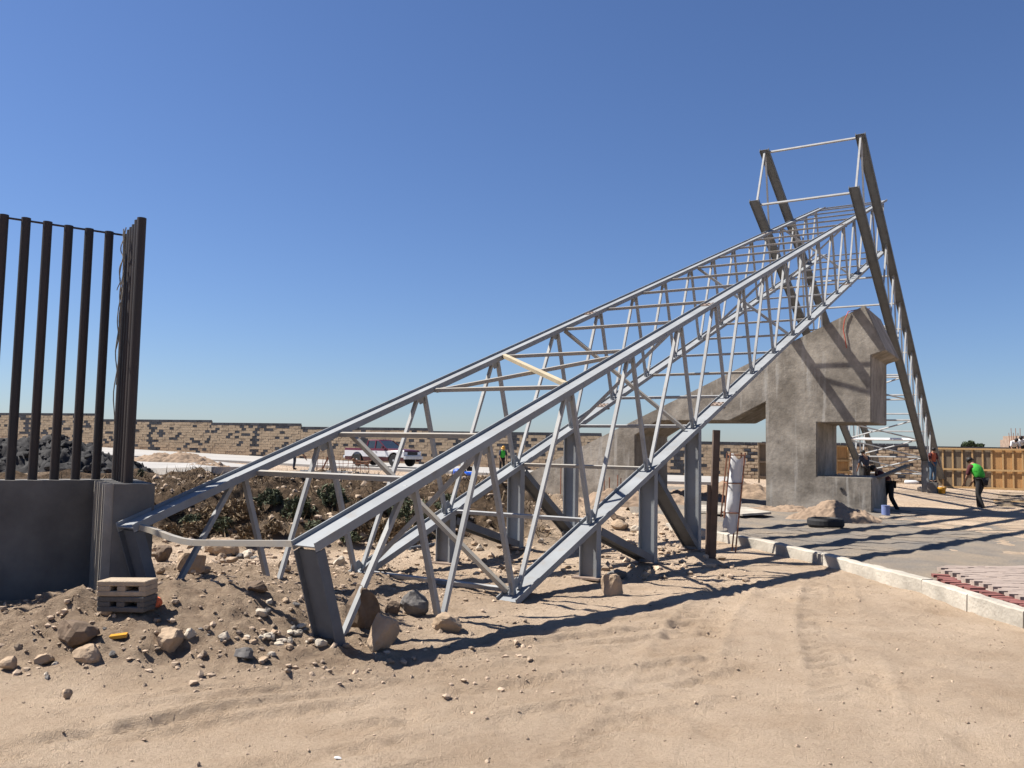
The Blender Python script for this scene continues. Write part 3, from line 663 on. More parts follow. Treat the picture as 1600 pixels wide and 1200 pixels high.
rock(1330, 808, 15, 13, 'rock', 'pale rounded stone on the shaded road near the blue can', 125)
rr_ = random.Random(5)
for i in range(24):
    u = rr_.uniform(690, 1010); v = rr_.uniform(815, 862)
    if 880 < u < 960: continue
    w = rr_.uniform(10, 28); rock(u, v, w, w*rr_.uniform(.6, .85), rr_.choice(['rock', 'rock', 'rock_brown', 'rock_pale']), 'tan or brown stone among the rubble behind the truss supports', 200+i, group='stones behind the truss supports')
for i in range(22):
    u = rr_.uniform(0, 500); v = rr_.uniform(955, 1065)+(-25 if u > 300 else 0)
    w = rr_.uniform(6, 15); rock(u, v, w, w*rr_.uniform(.6, .85), rr_.choice(['rock', 'rock', 'rock_grey', 'rock_pale']), 'fist-sized stone strewn over the rubble slope', 300+i, group='small stones on the rubble slope')
for i in range(14):
    u = rr_.uniform(245, 480); v = rr_.uniform(862, 900)
    w = rr_.uniform(12, 24); rock(u, v, w, w*rr_.uniform(.6, .85), rr_.choice(['rock', 'rock_pale', 'rock_grey']), 'broken stone on the ridge behind the bent tie bar', 360+i, group='stones behind the bent tie bar')
for i in range(26):
    u = rr_.gauss(425, 38); v = rr_.gauss(1003, 14); w = rr_.uniform(8, 22)
    rock(u, v, w, w*rr_.uniform(.55, .8), rr_.choice(['rock_pale', 'rock_pale', 'rock', 'rock_grey']), 'pale broken stone heaped beside the near truss leg', 420+i, group='pale stones by the near truss leg')
# gravel that nobody could count
protos = []
for k in range(6):
    bm = bmesh.new(); bmesh.ops.create_icosphere(bm, subdivisions=1, radius=1); A = np.array([v.co for v in bm.verts])*(1+.35*RNG.uniform(-1, 1, (12, 1)) if len(bm.verts) == 12 else 1)
    A *= (1+.3*RNG.uniform(-1, 1, (len(A), 1))); F_ = np.array([[v.index for v in f_.verts] for f_ in bm.faces]); protos.append((A, F_)); bm.free()
def scatter(name, n, sampler, smin, smax, pw, m):
    VV = []; FF = []; o = 0
    for i in range(n):
        x, y = sampler(); A, F_ = protos[random.randrange(6)]; sc = smin+(smax-smin)*random.random()**pw
        a = random.uniform(0, 6.28); c, s = math.cos(a), math.sin(a); B = A*np.array([1, random.uniform(.6, 1), random.uniform(.45, .8)])*sc
        B = np.stack([B[:, 0]*c-B[:, 1]*s+x, B[:, 0]*s+B[:, 1]*c+y, B[:, 2]], 1); VV.append((B, x, y, sc)); FF.append(F_+o); o += len(A)
    zz = gz(np.array([v[1] for v in VV]), np.array([v[2] for v in VV]))
    P = np.concatenate([v[0]+np.array([0, 0, z+v[3]*.2]) for v, z in zip(VV, zz)]); F_ = np.concatenate(FF)
    me = D.meshes.new(name); me.from_pydata(P.tolist(), [], F_.tolist()); o = link(name, me, MS[m]); o['kind'] = 'stuff'; return o
def s_rub():
    while True:
        x, y = random.uniform(-5.5, .2), random.uniform(5.6, 12.2)
        if float(masks(np.array(x), np.array(y))[0]) > random.random()*1.0+.08: return x, y
_pool = []
def s_rub_fast():
    if not _pool:
        x = RNG.uniform(-5.6, .2, 60000); y = RNG.uniform(5.4, 12.2, 60000); r_ = masks(x, y)[0]; k = r_ > RNG.uniform(.08, 1.1, 60000); _pool.extend(zip(x[k], y[k]))
    return _pool.pop()
tag(scatter('rubble_gravel', 8500, s_rub_fast, .004, .036, 7.0, 'gravel'), 'loose grey and tan gravel covering the rubble slope', 'gravel')
def s_sand():
    while True:
        x, y = random.uniform(-5, 5.2), 2.6+9*random.random()**.8
        if x < kerbx(y)-.02: return x, y
tag(scatter('sand_pebbles', 6000, s_sand, .0025, .015, 4.5, 'gravel'), 'tiny pebbles sprinkled over the open sand', 'pebbles')
def s_mid(): return random.uniform(-7.5, 3.3), random.uniform(11, 21)
tag(scatter('bank_stones', 3200, s_mid, .012, .085, 3.5, 'gravel'), 'loose stones and clods behind the truss', 'stones')

# ------------------------------------------------------------------ shrubs and dry grass on the bank
def shrub(u, v, w, h, m, label, seed, group=None, n=900):
    p = G(u, v); d = proj(p)[2]; rx, hz = w/FPX*d/2, h/FPX*d*.75; rg = random.Random(seed)
    o = thing('shrub', p, label, 'shrub', group); st = MB(); lf = MB()
    for i in range(9):
        a = rg.uniform(0, 6.28); q = p+V3((math.cos(a)*rx*.7, math.sin(a)*rx*.6, hz*rg.uniform(.5, .9))); st.tube([p-V3((0, 0, .03)), (p+q)/2+V3((0, 0, hz*.12)), q], [.012, .008, .004], 5)
    for i in range(n):
        a, b_, r_ = rg.uniform(0, 6.28), rg.uniform(0, 1)**.6, rg.uniform(.3, 1)**.5
        bump = .75+.4*math.sin(a*3+seed)*math.sin(b_*5+seed)
        c = p+V3((math.cos(a)*rx*r_*bump*math.sqrt(1-b_*b_*.8), math.sin(a)*rx*.8*r_*bump*math.sqrt(1-b_*b_*.8), b_*hz*r_*1.05+.02))
        d1 = unit((rg.gauss(0, 1), rg.gauss(0, 1), rg.gauss(.6, .7))); d2 = unit(np.cross(d1, (rg.gauss(0, 1), rg.gauss(0, 1), rg.gauss(0, 1)))); L_ = rg.uniform(.025, .055)*(1+rx*.5)
        lf.add([c-d1*L_, c+d2*L_*.28, c+d1*L_, c-d2*L_*.28], [(0, 1, 2, 3)])
    build('stem', st, 'bark', o); f_ = build('foliage', lf, m, o); f_['kind'] = 'stuff'; return o
shrub(520, 792, 60, 44, 'leaf', 'grey-green bush on the bank behind the far web members', 1)
shrub(425, 790, 44, 32, 'leaf', 'small green weed clump at the top of the soil bank', 2)
shrub(465, 812, 66, 44, 'leaf', 'low dark green bush below the grey-green bush', 3)
shrub(640, 832, 90, 70, 'leaf', 'dark leafy bush behind the near top chord', 4, n=700)
shrub(702, 806, 46, 42, 'leaf', 'green bush beside the blue plastic things', 5)
shrub(560, 836, 84, 56, 'dry', 'dry brown bush in the middle of the soil bank', 6, n=600)
shrub(380, 815, 70, 44, 'dry', 'straw coloured weed clump on the dark bank', 7)
shrub(335, 822, 70, 40, 'dry', 'brown dry weeds close to the far top chord', 8)
shrub(610, 846, 70, 44, 'dry', 'brown dry weeds under the dark leafy bush', 9)
shrub(220, 745, 14, 16, 'leaf', 'thin weed beside the pipe posts', 10, n=120)
shrub(490, 832, 36, 22, 'leaf', 'green sprig low on the soil bank near the far posts', 11, n=200)
for i in range(16):
    u, v = rr_.uniform(250, 720), rr_.uniform(795, 850); dr_ = i % 3 != 0
    shrub(u, v, rr_.uniform(30, 60), rr_.uniform(18, 34), 'dry' if dr_ else 'leaf', 'low brown scrub on the dark soil bank' if dr_ else 'low green scrub on the dark soil bank', 40+i, 'brown scrub on the bank' if dr_ else 'green scrub on the bank', n=450)
def tufts():
    VV = MB(); rg = random.Random(3)
    for i in range(2600):
        x, y = rg.uniform(-8.5, 1.2), rg.uniform(13.5, 22.5)
        if float(masks(np.array(x), np.array(y))[1]) < .45: continue
        z = float(gz(x, y)); a = rg.uniform(0, 6.28); h = rg.uniform(.06, .26); d_ = V3((math.cos(a), math.sin(a), 0)); lean = V3((rg.gauss(0, .1), rg.gauss(0, .1), 0)); p = V3((x, y, z-.01))
        for k in range(2):
            a2 = a+k*1.4; d_ = V3((math.cos(a2), math.sin(a2), 0)); VV.add([p-d_*.012, p+d_*.012, p+lean+V3((0, 0, h*(1-.3*k)))+d_*.03], [(0, 1, 2)])
    return VV
o = build('dry_grass', tufts(), 'dry'); o['kind'] = 'stuff'; tag(o, 'dry straw grass growing over the soil bank', 'grass')
# ------------------------------------------------------------------ people
def skin(name, verts, edges, radii, root, sub=1):
    me = D.meshes.new(name); me.from_pydata([tuple(v) for v in verts], edges, []); o = D.objects.new(name+'_tmp', me); COL.objects.link(o)
    md = o.modifiers.new('s', 'SKIN'); md.use_smooth_shade = True
    for i, sv in enumerate(me.skin_vertices[0].data):
        r_ = radii[i]; sv.radius = r_ if hasattr(r_, '__len__') else (r_, r_); sv.use_root = (i == root)
    if sub: o.modifiers.new('b', 'SUBSURF').levels = sub; o.modifiers['b'].render_levels = sub
    bpy.context.view_layer.update(); dg = bpy.context.evaluated_depsgraph_get(); m2 = D.meshes.new_from_object(o.evaluated_get(dg)); D.objects.remove(o); m2.name = name; return m2
def rotx(p, piv, a):
    y, z = p[1]-piv[1], p[2]-piv[2]; return V3((p[0], piv[1]+y*math.cos(a)+z*math.sin(a), piv[2]-y*math.sin(a)+z*math.cos(a)))
def joints(kind, bend=0.0, reach=None):
    J = {'pelvis': (0, 0, .95), 'spine': (0, -.01, 1.15), 'chest': (0, 0, 1.33), 'neck': (0, .0, 1.47), 'head': (0, .02, 1.58), 'crown': (0, .015, 1.66)}
    for s, k in ((1, 'r'), (-1, 'l')):
        J.update({k+'sh': (s*.18, 0, 1.40), k+'el': (s*.24, -.03, 1.12), k+'wr': (s*.24, .07, .89), k+'hip': (s*.09, 0, .92), k+'kn': (s*.11, .03, .50), k+'an': (s*.12, -.02, .09), k+'to': (s*.14, .15, .045)})
    J = {k: V3(v) for k, v in J.items()}
    if kind == 'crouch':
        for k in J:
            if k not in ('rkn', 'lkn', 'ran', 'lan', 'rto', 'lto'): J[k] = J[k]+V3((0, -.18, -.58))
        for s, k in ((1, 'r'), (-1, 'l')): J[k+'kn'] = V3((s*.2, .22, .48)); J[k+'an'] = V3((s*.16, -.02, .09))
    if kind == 'stride':
        J['ran'] += V3((.05, .22, 0)); J['rto'] += V3((.05, .22, 0)); J['rkn'] += V3((.03, .16, 0)); J['lan'] += V3((-.08, -.18, 0)); J['lto'] += V3((-.08, -.18, 0)); J['lkn'] += V3((-.04, -.02, 0))
    if bend:
        piv = J['pelvis'].copy()
        for k in ('spine', 'chest', 'neck', 'head', 'crown', 'rsh', 'lsh'): J[k] = rotx(J[k], piv, bend*(.8 if k == 'spine' else 1))
        for k in ('r', 'l'):
            s = 1 if k == 'r' else -1; J[k+'el'] = J[k+'sh']+V3((s*.05, .06, -.28)); J[k+'wr'] = J[k+'el']+V3((-s*.04, .12, -.2))
    if reach is not None:
        for k in ('r', 'l'):
            s = 1 if k == 'r' else -1; d_ = unit(reach); J[k+'el'] = J[k+'sh']+d_*.27+V3((s*.04, 0, -.05)); J[k+'wr'] = J[k+'el']+d_*.24+V3((-s*.03, 0, .03))
    return J
def person(loc, rz, label, kind='stand', bend=0, reach=None, top='navy', bottom='black_cloth', vest=None, hat=None, sc=1.0, group=None):
    J = joints(kind, bend, reach); o = thing('person', loc, label, 'person', group); o.rotation_euler = (0, 0, rz); o.scale = (sc,)*3
    ROOT[o.name] = V3((0, 0, 0))
    def chain(keys, ed, rd, root, extra=None):
        vs = [J[k] for k in keys]; ix = {k: i for i, k in enumerate(keys)}; E_ = [(ix[a], ix[b]) for a, b in ed]; R_ = [rd[k] for k in keys]
        if extra: extra(vs, E_, R_, ix)
        return vs, E_, R_, ix[root]
    legs = [('pelvis', 'rhip'), ('rhip', 'rkn'), ('rkn', 'ran'), ('ran', 'rto'), ('pelvis', 'lhip'), ('lhip', 'lkn'), ('lkn', 'lan'), ('lan', 'lto')]
    tors = [('pelvis', 'spine'), ('spine', 'chest'), ('chest', 'neck'), ('neck', 'head'), ('head', 'crown')]
    arms = [('chest', 'rsh'), ('rsh', 'rel'), ('rel', 'rwr'), ('chest', 'lsh'), ('lsh', 'lel'), ('lel', 'lwr')]
    rd = {'pelvis': (.13, .10), 'spine': (.12, .09), 'chest': (.14, .10), 'neck': .05, 'head': (.075, .092), 'crown': (.06, .07)}
    for k in 'rl': rd.update({k+'sh': .06, k+'el': .042, k+'wr': .028, k+'hip': .085, k+'kn': .058, k+'an': .042, k+'to': .035})
    def hands(vs, E_, R_, ix):
        hd = unit(J['head']-J['neck']); fwd = unit(np.cross(hd, (-1, 0, 0)) if abs(hd[0]) < .9 else (0, 1, 0)); fwd = fwd if fwd[1]+fwd[2]*-.2 > 0 else -fwd
        n0 = len(vs); vs.append(J['head']+fwd*.105-hd*.005); E_.append((ix['head'], n0)); R_.append(.014)
        for k in 'rl':
            e = unit(J[k+'wr']-J[k+'el']); sd = V3((1, 0, 0)); w = ix[k+'wr']; pn = len(vs); vs.append(J[k+'wr']+e*.07); E_.append((w, pn)); R_.append((.036, .02))
            for j in range(4):
                a_ = vs[pn]+e*.035+sd*(j-1.5)*.019; b_ = a_+e*(.05, .06, .055, .04)[j]+V3((0, .012, -.008)); i0 = len(vs); vs += [a_, b_]; E_ += [(pn, i0), (i0, i0+1)]; R_ += [.009, .007]
            i0 = len(vs); s = -1 if k == 'r' else 1; vs.append(J[k+'wr']+e*.06+sd*s*.05+V3((0, .02, 0))); E_.append((w, i0)); R_.append(.010)
    body = skin('body', *chain(list(J), tors+arms+legs, rd, 'pelvis', hands)); link('body', body, MS['skin'], o)
    grow = lambda g, ks: {k: tuple(np.atleast_1d(rd[k])*1.0+g) if hasattr(rd[k], '__len__') else rd[k]+g for k in ks}
    kl = ['pelvis', 'rhip', 'rkn', 'ran', 'lhip', 'lkn', 'lan']; r_ = grow(.018, kl); link('trousers', skin('trousers', *chain(kl, [e for e in legs if e[0] in kl and e[1] in kl], r_, 'pelvis')), MS[bottom], o)
    for k in 'rl':
        a_, b_ = J[k+'an'], J[k+'to']; link('boot', skin('boot', [a_+V3((0, -.03, -.03)), a_*.5+b_*.5-V3((0, 0, .01)), b_], [(0, 1), (1, 2)], [.052, .05, .04], 0), MS['black_cloth'], o)
    ks = ['pelvis', 'spine', 'chest', 'rsh', 'rel', 'lsh', 'lel']; ed = [('pelvis', 'spine'), ('spine', 'chest'), ('chest', 'rsh'), ('rsh', 'rel'), ('chest', 'lsh'), ('lsh', 'lel')]
    r_ = grow(.02, ks); link('shirt', skin('shirt', *chain(ks, ed, r_, 'pelvis')), MS[top], o)
    if vest:
        ks = ['pelvis', 'spine', 'chest', 'rsh', 'lsh']; r_ = grow(.06, ks); link('vest', skin('vest', *chain(ks, [e for e in ed if e[1] in ks], r_, 'pelvis')), MS[vest], o)
    hd = unit(J['head']-J['neck']); c = J['head']+hd*.035
    mb = MB(); prof = [(.108, -.02), (.106, .03), (.092, .075), (.06, .108), (.02, .122)] if hat else [(.098, -.03), (.099, .02), (.086, .062), (.055, .092), (.018, .104)]
    mb.lathe(prof, (0, 0, 0), 16)
    if hat: mb.lathe([(.105, -.018), (.145, -.028), (.145, -.022), (.105, -.006)], (0, .025, 0), 16, cap=False)
    q = Vector((0, 0, 1)).rotation_difference(Vector(hd)); mb.v = [tuple(q @ Vector(p)+Vector(c)) for p in mb.v]
    build('helmet' if hat else 'hair', mb, hat or 'hair', o, smooth=True)
    return o
def gl(u, v, d):      # standing point: photo position at a known distance
    return at(u, v, d)
person(gl(1534, 800, 28), rad(28), 'stooping worker in bright green vest and dark trousers on the road', 'stride', .5, top='maroon', vest='hivis', sc=1.1)
p = gl(784, 745, 49); p[2] = float(gz(p[0], p[1])); person(p, rad(200), 'worker in green vest and yellow helmet beyond the soil bank', 'stand', .25, top='navy', vest='hivis', hat='yellow', sc=.95)
p = gl(728, 745, 46); p[2] = float(gz(p[0], p[1])); person(p, rad(90), 'crouching worker in dark clothes and yellow helmet beside blue things', 'crouch', .5, top='black_cloth', hat='yellow')
p = gl(459, 738, 47); p[2] = float(gz(p[0], p[1])); person(p, rad(-80), 'worker in blue shirt bending over a rebar mesh by the pale slab', 'stand', 1.15, top='teal', bottom='navy', vest=None)
person(gl(1392, 803, 26.5), rad(75), 'stooping person in maroon and black at the end of the portal base', 'stride', .8, top='maroon', bottom='black_cloth')
p = gl(1354, 758, 39); p[2] = .05; person(p, rad(20), 'person in navy work clothes framed by the portal opening', 'stand', .25, top='navy', bottom='black_cloth', sc=1.08)
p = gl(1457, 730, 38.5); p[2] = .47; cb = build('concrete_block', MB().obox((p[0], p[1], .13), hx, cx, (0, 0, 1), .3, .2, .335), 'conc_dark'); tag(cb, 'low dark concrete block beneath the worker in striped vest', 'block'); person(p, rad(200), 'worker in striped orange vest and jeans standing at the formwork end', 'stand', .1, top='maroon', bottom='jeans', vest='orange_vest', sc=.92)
p = gl(1590, 725, 48.3); p[2] = 0; pile('dirt_pile', p, 2.6, 1.6, 1.4, 'dirt', 'earth heaped behind the plywood formwork under two workers', 'dirt pile', 51, .2)
p = gl(1583, 725, 48); person(p, rad(170), 'worker in white shirt stooping behind the plywood formwork', 'stand', .9, top='white_cloth', bottom='black_cloth', vest='white_cloth')
p = gl(1596, 723, 48.5); person(p, rad(150), 'worker in white shirt leaning over the far end of the formwork', 'stand', .8, top='white_cloth', bottom='black_cloth', vest='white_cloth')

# ------------------------------------------------------------------ dog
p = gl(566, 736, 51); dg_ = thing('dog', p, 'small brown dog standing on pale ground beside the pickup', 'dog'); dg_.rotation_euler = (0, 0, rad(195)); ROOT[dg_.name] = V3((0, 0, 0))
vs = [(0, 0, .48), (.28, 0, .5), (.42, 0, .62), (.54, 0, .66), (.66, 0, .63), (-.3, 0, .5), (-.5, 0, .62), (-.58, 0, .72)]; ed = [(0, 1), (1, 2), (2, 3), (3, 4), (0, 5), (5, 6), (6, 7)]; rd_ = [.12, .145, .085, .085, .045, .12, .03, .018]
for x, b_ in ((.26, 1), (-.3, 5)):
    for s in (-1, 1):
        i = len(vs); vs += [(x+(.04 if x < 0 else 0), s*.09, .36), (x-(.07 if x < 0 else .02), s*.09, .19), (x, s*.09, .03), (x+.06, s*.09, .02)]; ed += [(b_, i), (i, i+1), (i+1, i+2), (i+2, i+3)]; rd_ += [.065, .035, .026, .025]
for s in (-1, 1): i = len(vs); vs.append((.5, s*.06, .77)); ed.append((3, i)); rd_.append(.022)
link('body', skin('body', vs, ed, rd_, 0), MS['dog'], dg_)

# ------------------------------------------------------------------ pickup truck
def truck():
    base = at(598, 728.5, 56); gp = float(gz(base[0], base[1]))+.15; base = gnd(598, 728, gp); base[2] = gp
    o = thing('pickup_truck', base, 'maroon and white pickup truck parked on pale concrete before the block wall', 'pickup truck'); ROOT[o.name] = V3((0, 0, 0)); o.rotation_euler = (0, 0, math.atan2(-.52, .85))
    wx = (-1.35, 1.5); wr = .36; HW = .83
    def band(z0, z1, x0, x1, w0, w1, arches=True):
        n = 60; out = MB(); xs_ = sorted(set(list(np.linspace(x0, x1, n))+[c+k*.46 for c in wx for k in (-1, 1)])); xs_ = [x for x in xs_ if x0 <= x <= x1]
        for s in (-1, 1):
            P = []; F_ = []
            for x in xs_:
                zb = z0
                for c in wx:
                    if arches and abs(x-c) < .46: zb = max(zb, .40+math.sqrt(max(0, .46**2-(x-c)**2))-.02)
                zb = min(zb, z1); wb = w0+(w1-w0)*(zb-z0)/(z1-z0); P += [(x, s*wb, zb), (x, s*w1, z1), (x, s*(w1-.08), z1), (x, s*(wb-.08), zb)]
            for i in range(len(xs_)-1):
                for k in range(4): F_.append((i*4+k, i*4+(k+1) % 4, (i+1)*4+(k+1) % 4, (i+1)*4+k))
            F_ += [(0, 1, 2, 3), tuple((len(xs_)-1)*4+k for k in (3, 2, 1, 0))]; out.add(P, F_)
        return out
    b = build('body', band(.56, .92, -2.35, 2.25, HW, HW+.01).box(-2.35, -2.30, -HW+.08, HW-.08, .45, .9).box(2.18, 2.25, -HW+.08, HW-.08, .45, .85), 'white_paint', o)
    build('lower_panel', band(.34, .555, -2.33, 2.23, HW-.05, HW-.004), 'red_paint', o)
    up = band(.925, 1.06, -2.35, .95, HW+.008, HW-.03, False); build('upper_panel', up, 'red_paint', o)
    hood = MB().add([(.9, -HW+.02, .92), (2.22, -HW+.06, .90), (2.22, HW-.06, .90), (.9, HW-.02, .92), (.88, -HW+.08, 1.07), (2.15, -HW+.14, .985), (2.15, HW-.14, .985), (.88, HW-.08, 1.07)], [(0, 1, 2, 3), (4, 7, 6, 5), (0, 4, 5, 1), (1, 5, 6, 2), (2, 6, 7, 3), (3, 7, 4, 0)]); build('hood', hood, 'red_paint', o)
    build('cargo_bed', MB().box(-2.29, -.72, -HW+.08, HW-.08, .62, .66).box(-.74, -.69, -HW+.08, HW-.08, .6, 1.05), 'blackp', o)
    cab = MB().box(-.68, .9, -HW+.085, HW-.085, .45, 1.05); build('cab_floor', cab, 'blackp', o)
    roof = MB().add([(-.66, -.66, 1.52), (.22, -.66, 1.53), (.22, .66, 1.53), (-.66, .66, 1.52), (-.6, -.56, 1.585), (.12, -.56, 1.59), (.12, .56, 1.59), (-.6, .56, 1.585)], [(0, 3, 2, 1), (4, 5, 6, 7), (0, 1, 5, 4), (1, 2, 6, 5), (2, 3, 7, 6), (3, 0, 4, 7)])
    for s in (-1, 1):
        for a_, b_, w in (((-.66, s*.77, 1.06), (-.62, s*.65, 1.53), .09), ((.86, s*.76, 1.06), (.2, s*.64, 1.54), .06), ((.02, s*.775, 1.06), (-.02, s*.655, 1.53), .07)): roof.beam(a_, b_, (1, 0, 0), w, .05)
    build('roof', roof, 'red_paint', o)
    for s in (-1, 1):
        build('window', MB().add([(-.60, s*.765, 1.07), (-.03, s*.765, 1.07), (-.05, s*.655, 1.51), (-.58, s*.655, 1.51)], [(0, 1, 2, 3)]), 'glass', o)
        build('window', MB().add([(.07, s*.765, 1.07), (.78, s*.758, 1.07), (.2, s*.65, 1.51), (.04, s*.65, 1.51)], [(0, 1, 2, 3)]), 'glass', o)
        d_ = build('door', MB().box(.03, .9, s*(HW+.002)-.008, s*(HW+.002)+.008, .6, .915), 'white_paint', o); build('handle', MB().box(.1, .22, s*(HW+.018)-.01, s*(HW+.018)+.01, .84, .87), 'blackp', d_)
        build('mirror', MB().box(.68, .76, s*.92-.08, s*.92+.08, 1.08, 1.2), 'red_paint', o)
        build('tail_light', MB().box(-2.365, -2.345, s*.75-.06, s*.75+.06, .68, .9), 'lampred', o); build('headlight', MB().box(2.235, 2.27, s*.62-.12, s*.62+.12, .74, .87), 'lampwhite', o)
        for c in wx:
            w = build('wheel', MB().lathe([(.2, -.11), (.34, -.11), (.36, -.08), (.36, .08), (.34, .11), (.2, .11)], (c, s*.74, .36), 24, 'y'), 'rubber', o)
            build('rim', MB().lathe([(.21, -.02), (.2, s*.1), (.1, s*.09), (.05, s*.115), (.01, s*.115)], (c, s*.74, .36), 20, 'y'), 'chrome', w)
    build('windscreen', MB().add([(.87, -.72, 1.07), (.87, .72, 1.07), (.225, .6, 1.52), (.225, -.6, 1.52)], [(0, 1, 2, 3)]), 'glass', o)
    build('rear_window', MB().add([(-.665, -.7, 1.07), (-.665, .7, 1.07), (-.64, .6, 1.5), (-.64, -.6, 1.5)], [(0, 1, 2, 3)]), 'glass', o)
    build('grille', MB().box(2.24, 2.262, -.48, .48, .70, .88), 'blackp', o)
    build('front_bumper', MB().box(2.26, 2.40, -.84, .84, .46, .64), 'chrome', o); build('rear_bumper', MB().box(-2.48, -2.36, -.8, .8, .46, .6), 'white_paint', o)
truck()

# ------------------------------------------------------------------ formwork
def formwork(P0, P1, z0, z1, nst, label, ply, split=None, wm='wood'):
    P0, P1 = V3(P0), V3(P1); e = unit(P1-P0); n_ = np.cross(e, (0, 0, 1)); n_ = n_ if n_[1] < 0 else -n_; Lf = np.linalg.norm(P1-P0)
    o = thing('formwork', (P0[0], P0[1], z0), label, 'formwork'); up = V3((0, 0, 1)); zm = (z0+z1)/2; B = lambda s, z: P0*V3((1, 1, 0))+e*s+up*z
    for i in range(nst-1):
        a_, b_ = Lf*i/(nst-1), Lf*(i+1)/(nst-1)
        m = ply if split is None or i >= split else 'ply_grey'  # sheets left of split get the grey copy, shade put into their colour
        build('plywood_sheet', MB().obox(B((a_+b_)/2, zm+.08), e, n_, up, (b_-a_)/2-.004, .012, (z1-z0)/2-.12), m, o)
    for i in range(nst):
        s = Lf*i/(nst-1)+random.uniform(-.03, .03); build('stud', MB().obox(B(s, zm-.02*(i % 3))+n_*.037, e, n_, up, .04, .024, (z1-z0)/2-.01*(i % 2)), wm, o)
    for z, k in ((z1-.05, .045), (zm+.04, .05), (z0+.28, .05)): build('rail', MB().obox(B(Lf/2, z)+n_*(.063+.025), e, n_, up, Lf/2+.08, .025, k), wm, o)
    return o
p0 = at(1459, 760, 45.5); p1 = p0+cx*6.4
formwork((p0[0], p0[1], 0), (p1[0], p1[1], 0), EYE-(768-711)/FPX*44, EYE+(711-697)/FPX*44, 15, 'long plywood and timber formwork panel standing behind the orange bucket', 'ply', 6)
p0 = at(1186, 757, 40); p1 = at(1212, 757, 40); formwork((p0[0], p0[1], 0), (p1[0], p1[1], 0), .25, EYE+(707-691)/FPX*40, 2, 'narrow weathered timber frame beside the portal pillar', 'ply_grey', wm='plank')
p0 = at(1306, 742, 43); p1 = at(1326, 742, 43); formwork((p0[0], p0[1], 0), (p1[0], p1[1], 0), .5, EYE+(709-695)/FPX*43, 2, 'orange timber shutter visible through the portal window', 'ply')
# low concrete plinth below the formwork, planks
p = at(1480, 775, 43); build_ = build('plinth', MB().obox(p-V3((0, 0, .1)), unit((.99, -.13, 0)), unit((.13, .99, 0)), (0, 0, 1), 1.5, .5, .42), 'conc', None); tag(build_, 'low grey concrete plinth under the formwork beside the bucket', 'plinth')
for i in range(9):
    a_ = at(1552+rr_.uniform(-6, 14), 770+i*2.4, 33-i*.5); b_ = at(1625, 773+i*2.6+rr_.uniform(-3, 3), 32-i*.5)
    tag(build('plank', MB().beam(a_, b_, (0, 0, 1), .035, .16), rr_.choice(['plank', 'wood', 'plank'])), 'rough timber plank in the loose stack behind the stooping worker', 'plank', 'planks stacked behind the worker')

# ------------------------------------------------------------------ small site things
p = at(1472, 778, 38); bk = thing('bucket', p, 'orange-yellow plastic bucket standing on the pale pad', 'bucket'); k = .32/.32
build('pail', MB().lathe([(.14, 0), (.175, .30), (.19, .30), (.19, .33), (.165, .33), (.135, .02)], p, 20), 'yellow', bk, smooth=True); build('rim', MB().lathe([(.18, .27), (.2, .27), (.2, .30), (.18, .30)], p, 20, cap=False), 'yellow', bk)
for nd in bk.children: pass
bk.scale = (.92, .92, 1.45)
p = gnd(1384, 806, -.01); cn = thing('paint_can', p, 'blue cylindrical can standing by the portal base', 'can'); build('can', MB().lathe([(.11, 0), (.11, .27), (.115, .275), (.115, .29), (.10, .29)], p, 20), 'blue_plastic', cn, smooth=False); build('lid', MB().lathe([(.10, .28), (.08, .285)], p, 20), 'blackp', cn)
p = at(1374, 803, 24.6); q = at(1388, 805, 24.4); e = unit(V3((p-q))*V3((1, 1, 0))); c_ = p+V3((0, 0, .07)); tag(build('pipe', MB().tube([c_+e*.2, c_-e*.17], .075, 16), 'plastic_white'), 'short white plastic pipe lying beside the blue can', 'pipe')
p = gnd(1425, 757, -.03); mb = MB().lathe([(.05, -.55), (.16, -.5), (.17, 0), (.16, .3), (.10, .4), (.06, .5)], (0, 0, .17), 18, 'x'); xf(mb, p, -.4, .75); tag(build('tank', mb, 'plastic_white', smooth=True), 'white plastic drum lying behind the back truss column', 'drum')
p = gnd(1290, 822, .1); p[2] = float(roadz(p[0], p[1]))+.005; ty = thing('tyre', p, 'flat black tyre ring lying on the road before the dirt pile', 'tyre')
build('tread', MB().lathe([(.28, .0), (.36, .0), (.385, .04), (.385, .13), (.36, .17), (.27, .17), (.25, .13), (.25, .04), (.28, 0)], p, 28, cap=False), 'rubber', ty, smooth=False)
build('bead', MB().lathe([(.25, .12), (.28, .185), (.30, .185), (.29, .12)], p, 28, cap=False), 'blackp', ty)
# stacked hollow blocks
def hollow(u, v, d, rz, m, label, dz):
    L_, W_, H_ = .40, .20, .118; mb = MB(); hl, hw = L_/2, W_/2
    xs_ = [-hl, -hl+.11, -.035, .035, hl-.06, hl]; zs_ = [0, .04, H_-.04, H_]
    p = G(u, v)+V3((0, 0, dz))
    o = thing('hollow_block', p, label, 'block'); ROOT[o.name] = V3((0, 0, 0)); o.rotation_euler = (0, rad(-1.5), rz)
    mb.box(-hl, hl, -hw, hw, 0, zs_[1]).box(-hl, hl, -hw, hw, zs_[2], H_)
    for a_, b_ in ((xs_[0], xs_[1]), (xs_[2], xs_[3]), (xs_[4], xs_[5])): mb.box(a_, b_, -hw+.001, hw-.001, zs_[1]-.001, zs_[2]+.001)
    mb.box(-hl+.002, hl-.002, hw-.04, hw-.002, zs_[1]-.001, zs_[2]+.001)
    build('shell', mb, m, o, bevel=.006); return o
hb0 = at(199, 951, 8.9)
hollow(199, 953, 8.9, rad(-9), 'cinder_grey', 'grey hollow block lying under a sandy one by the wall', 0)
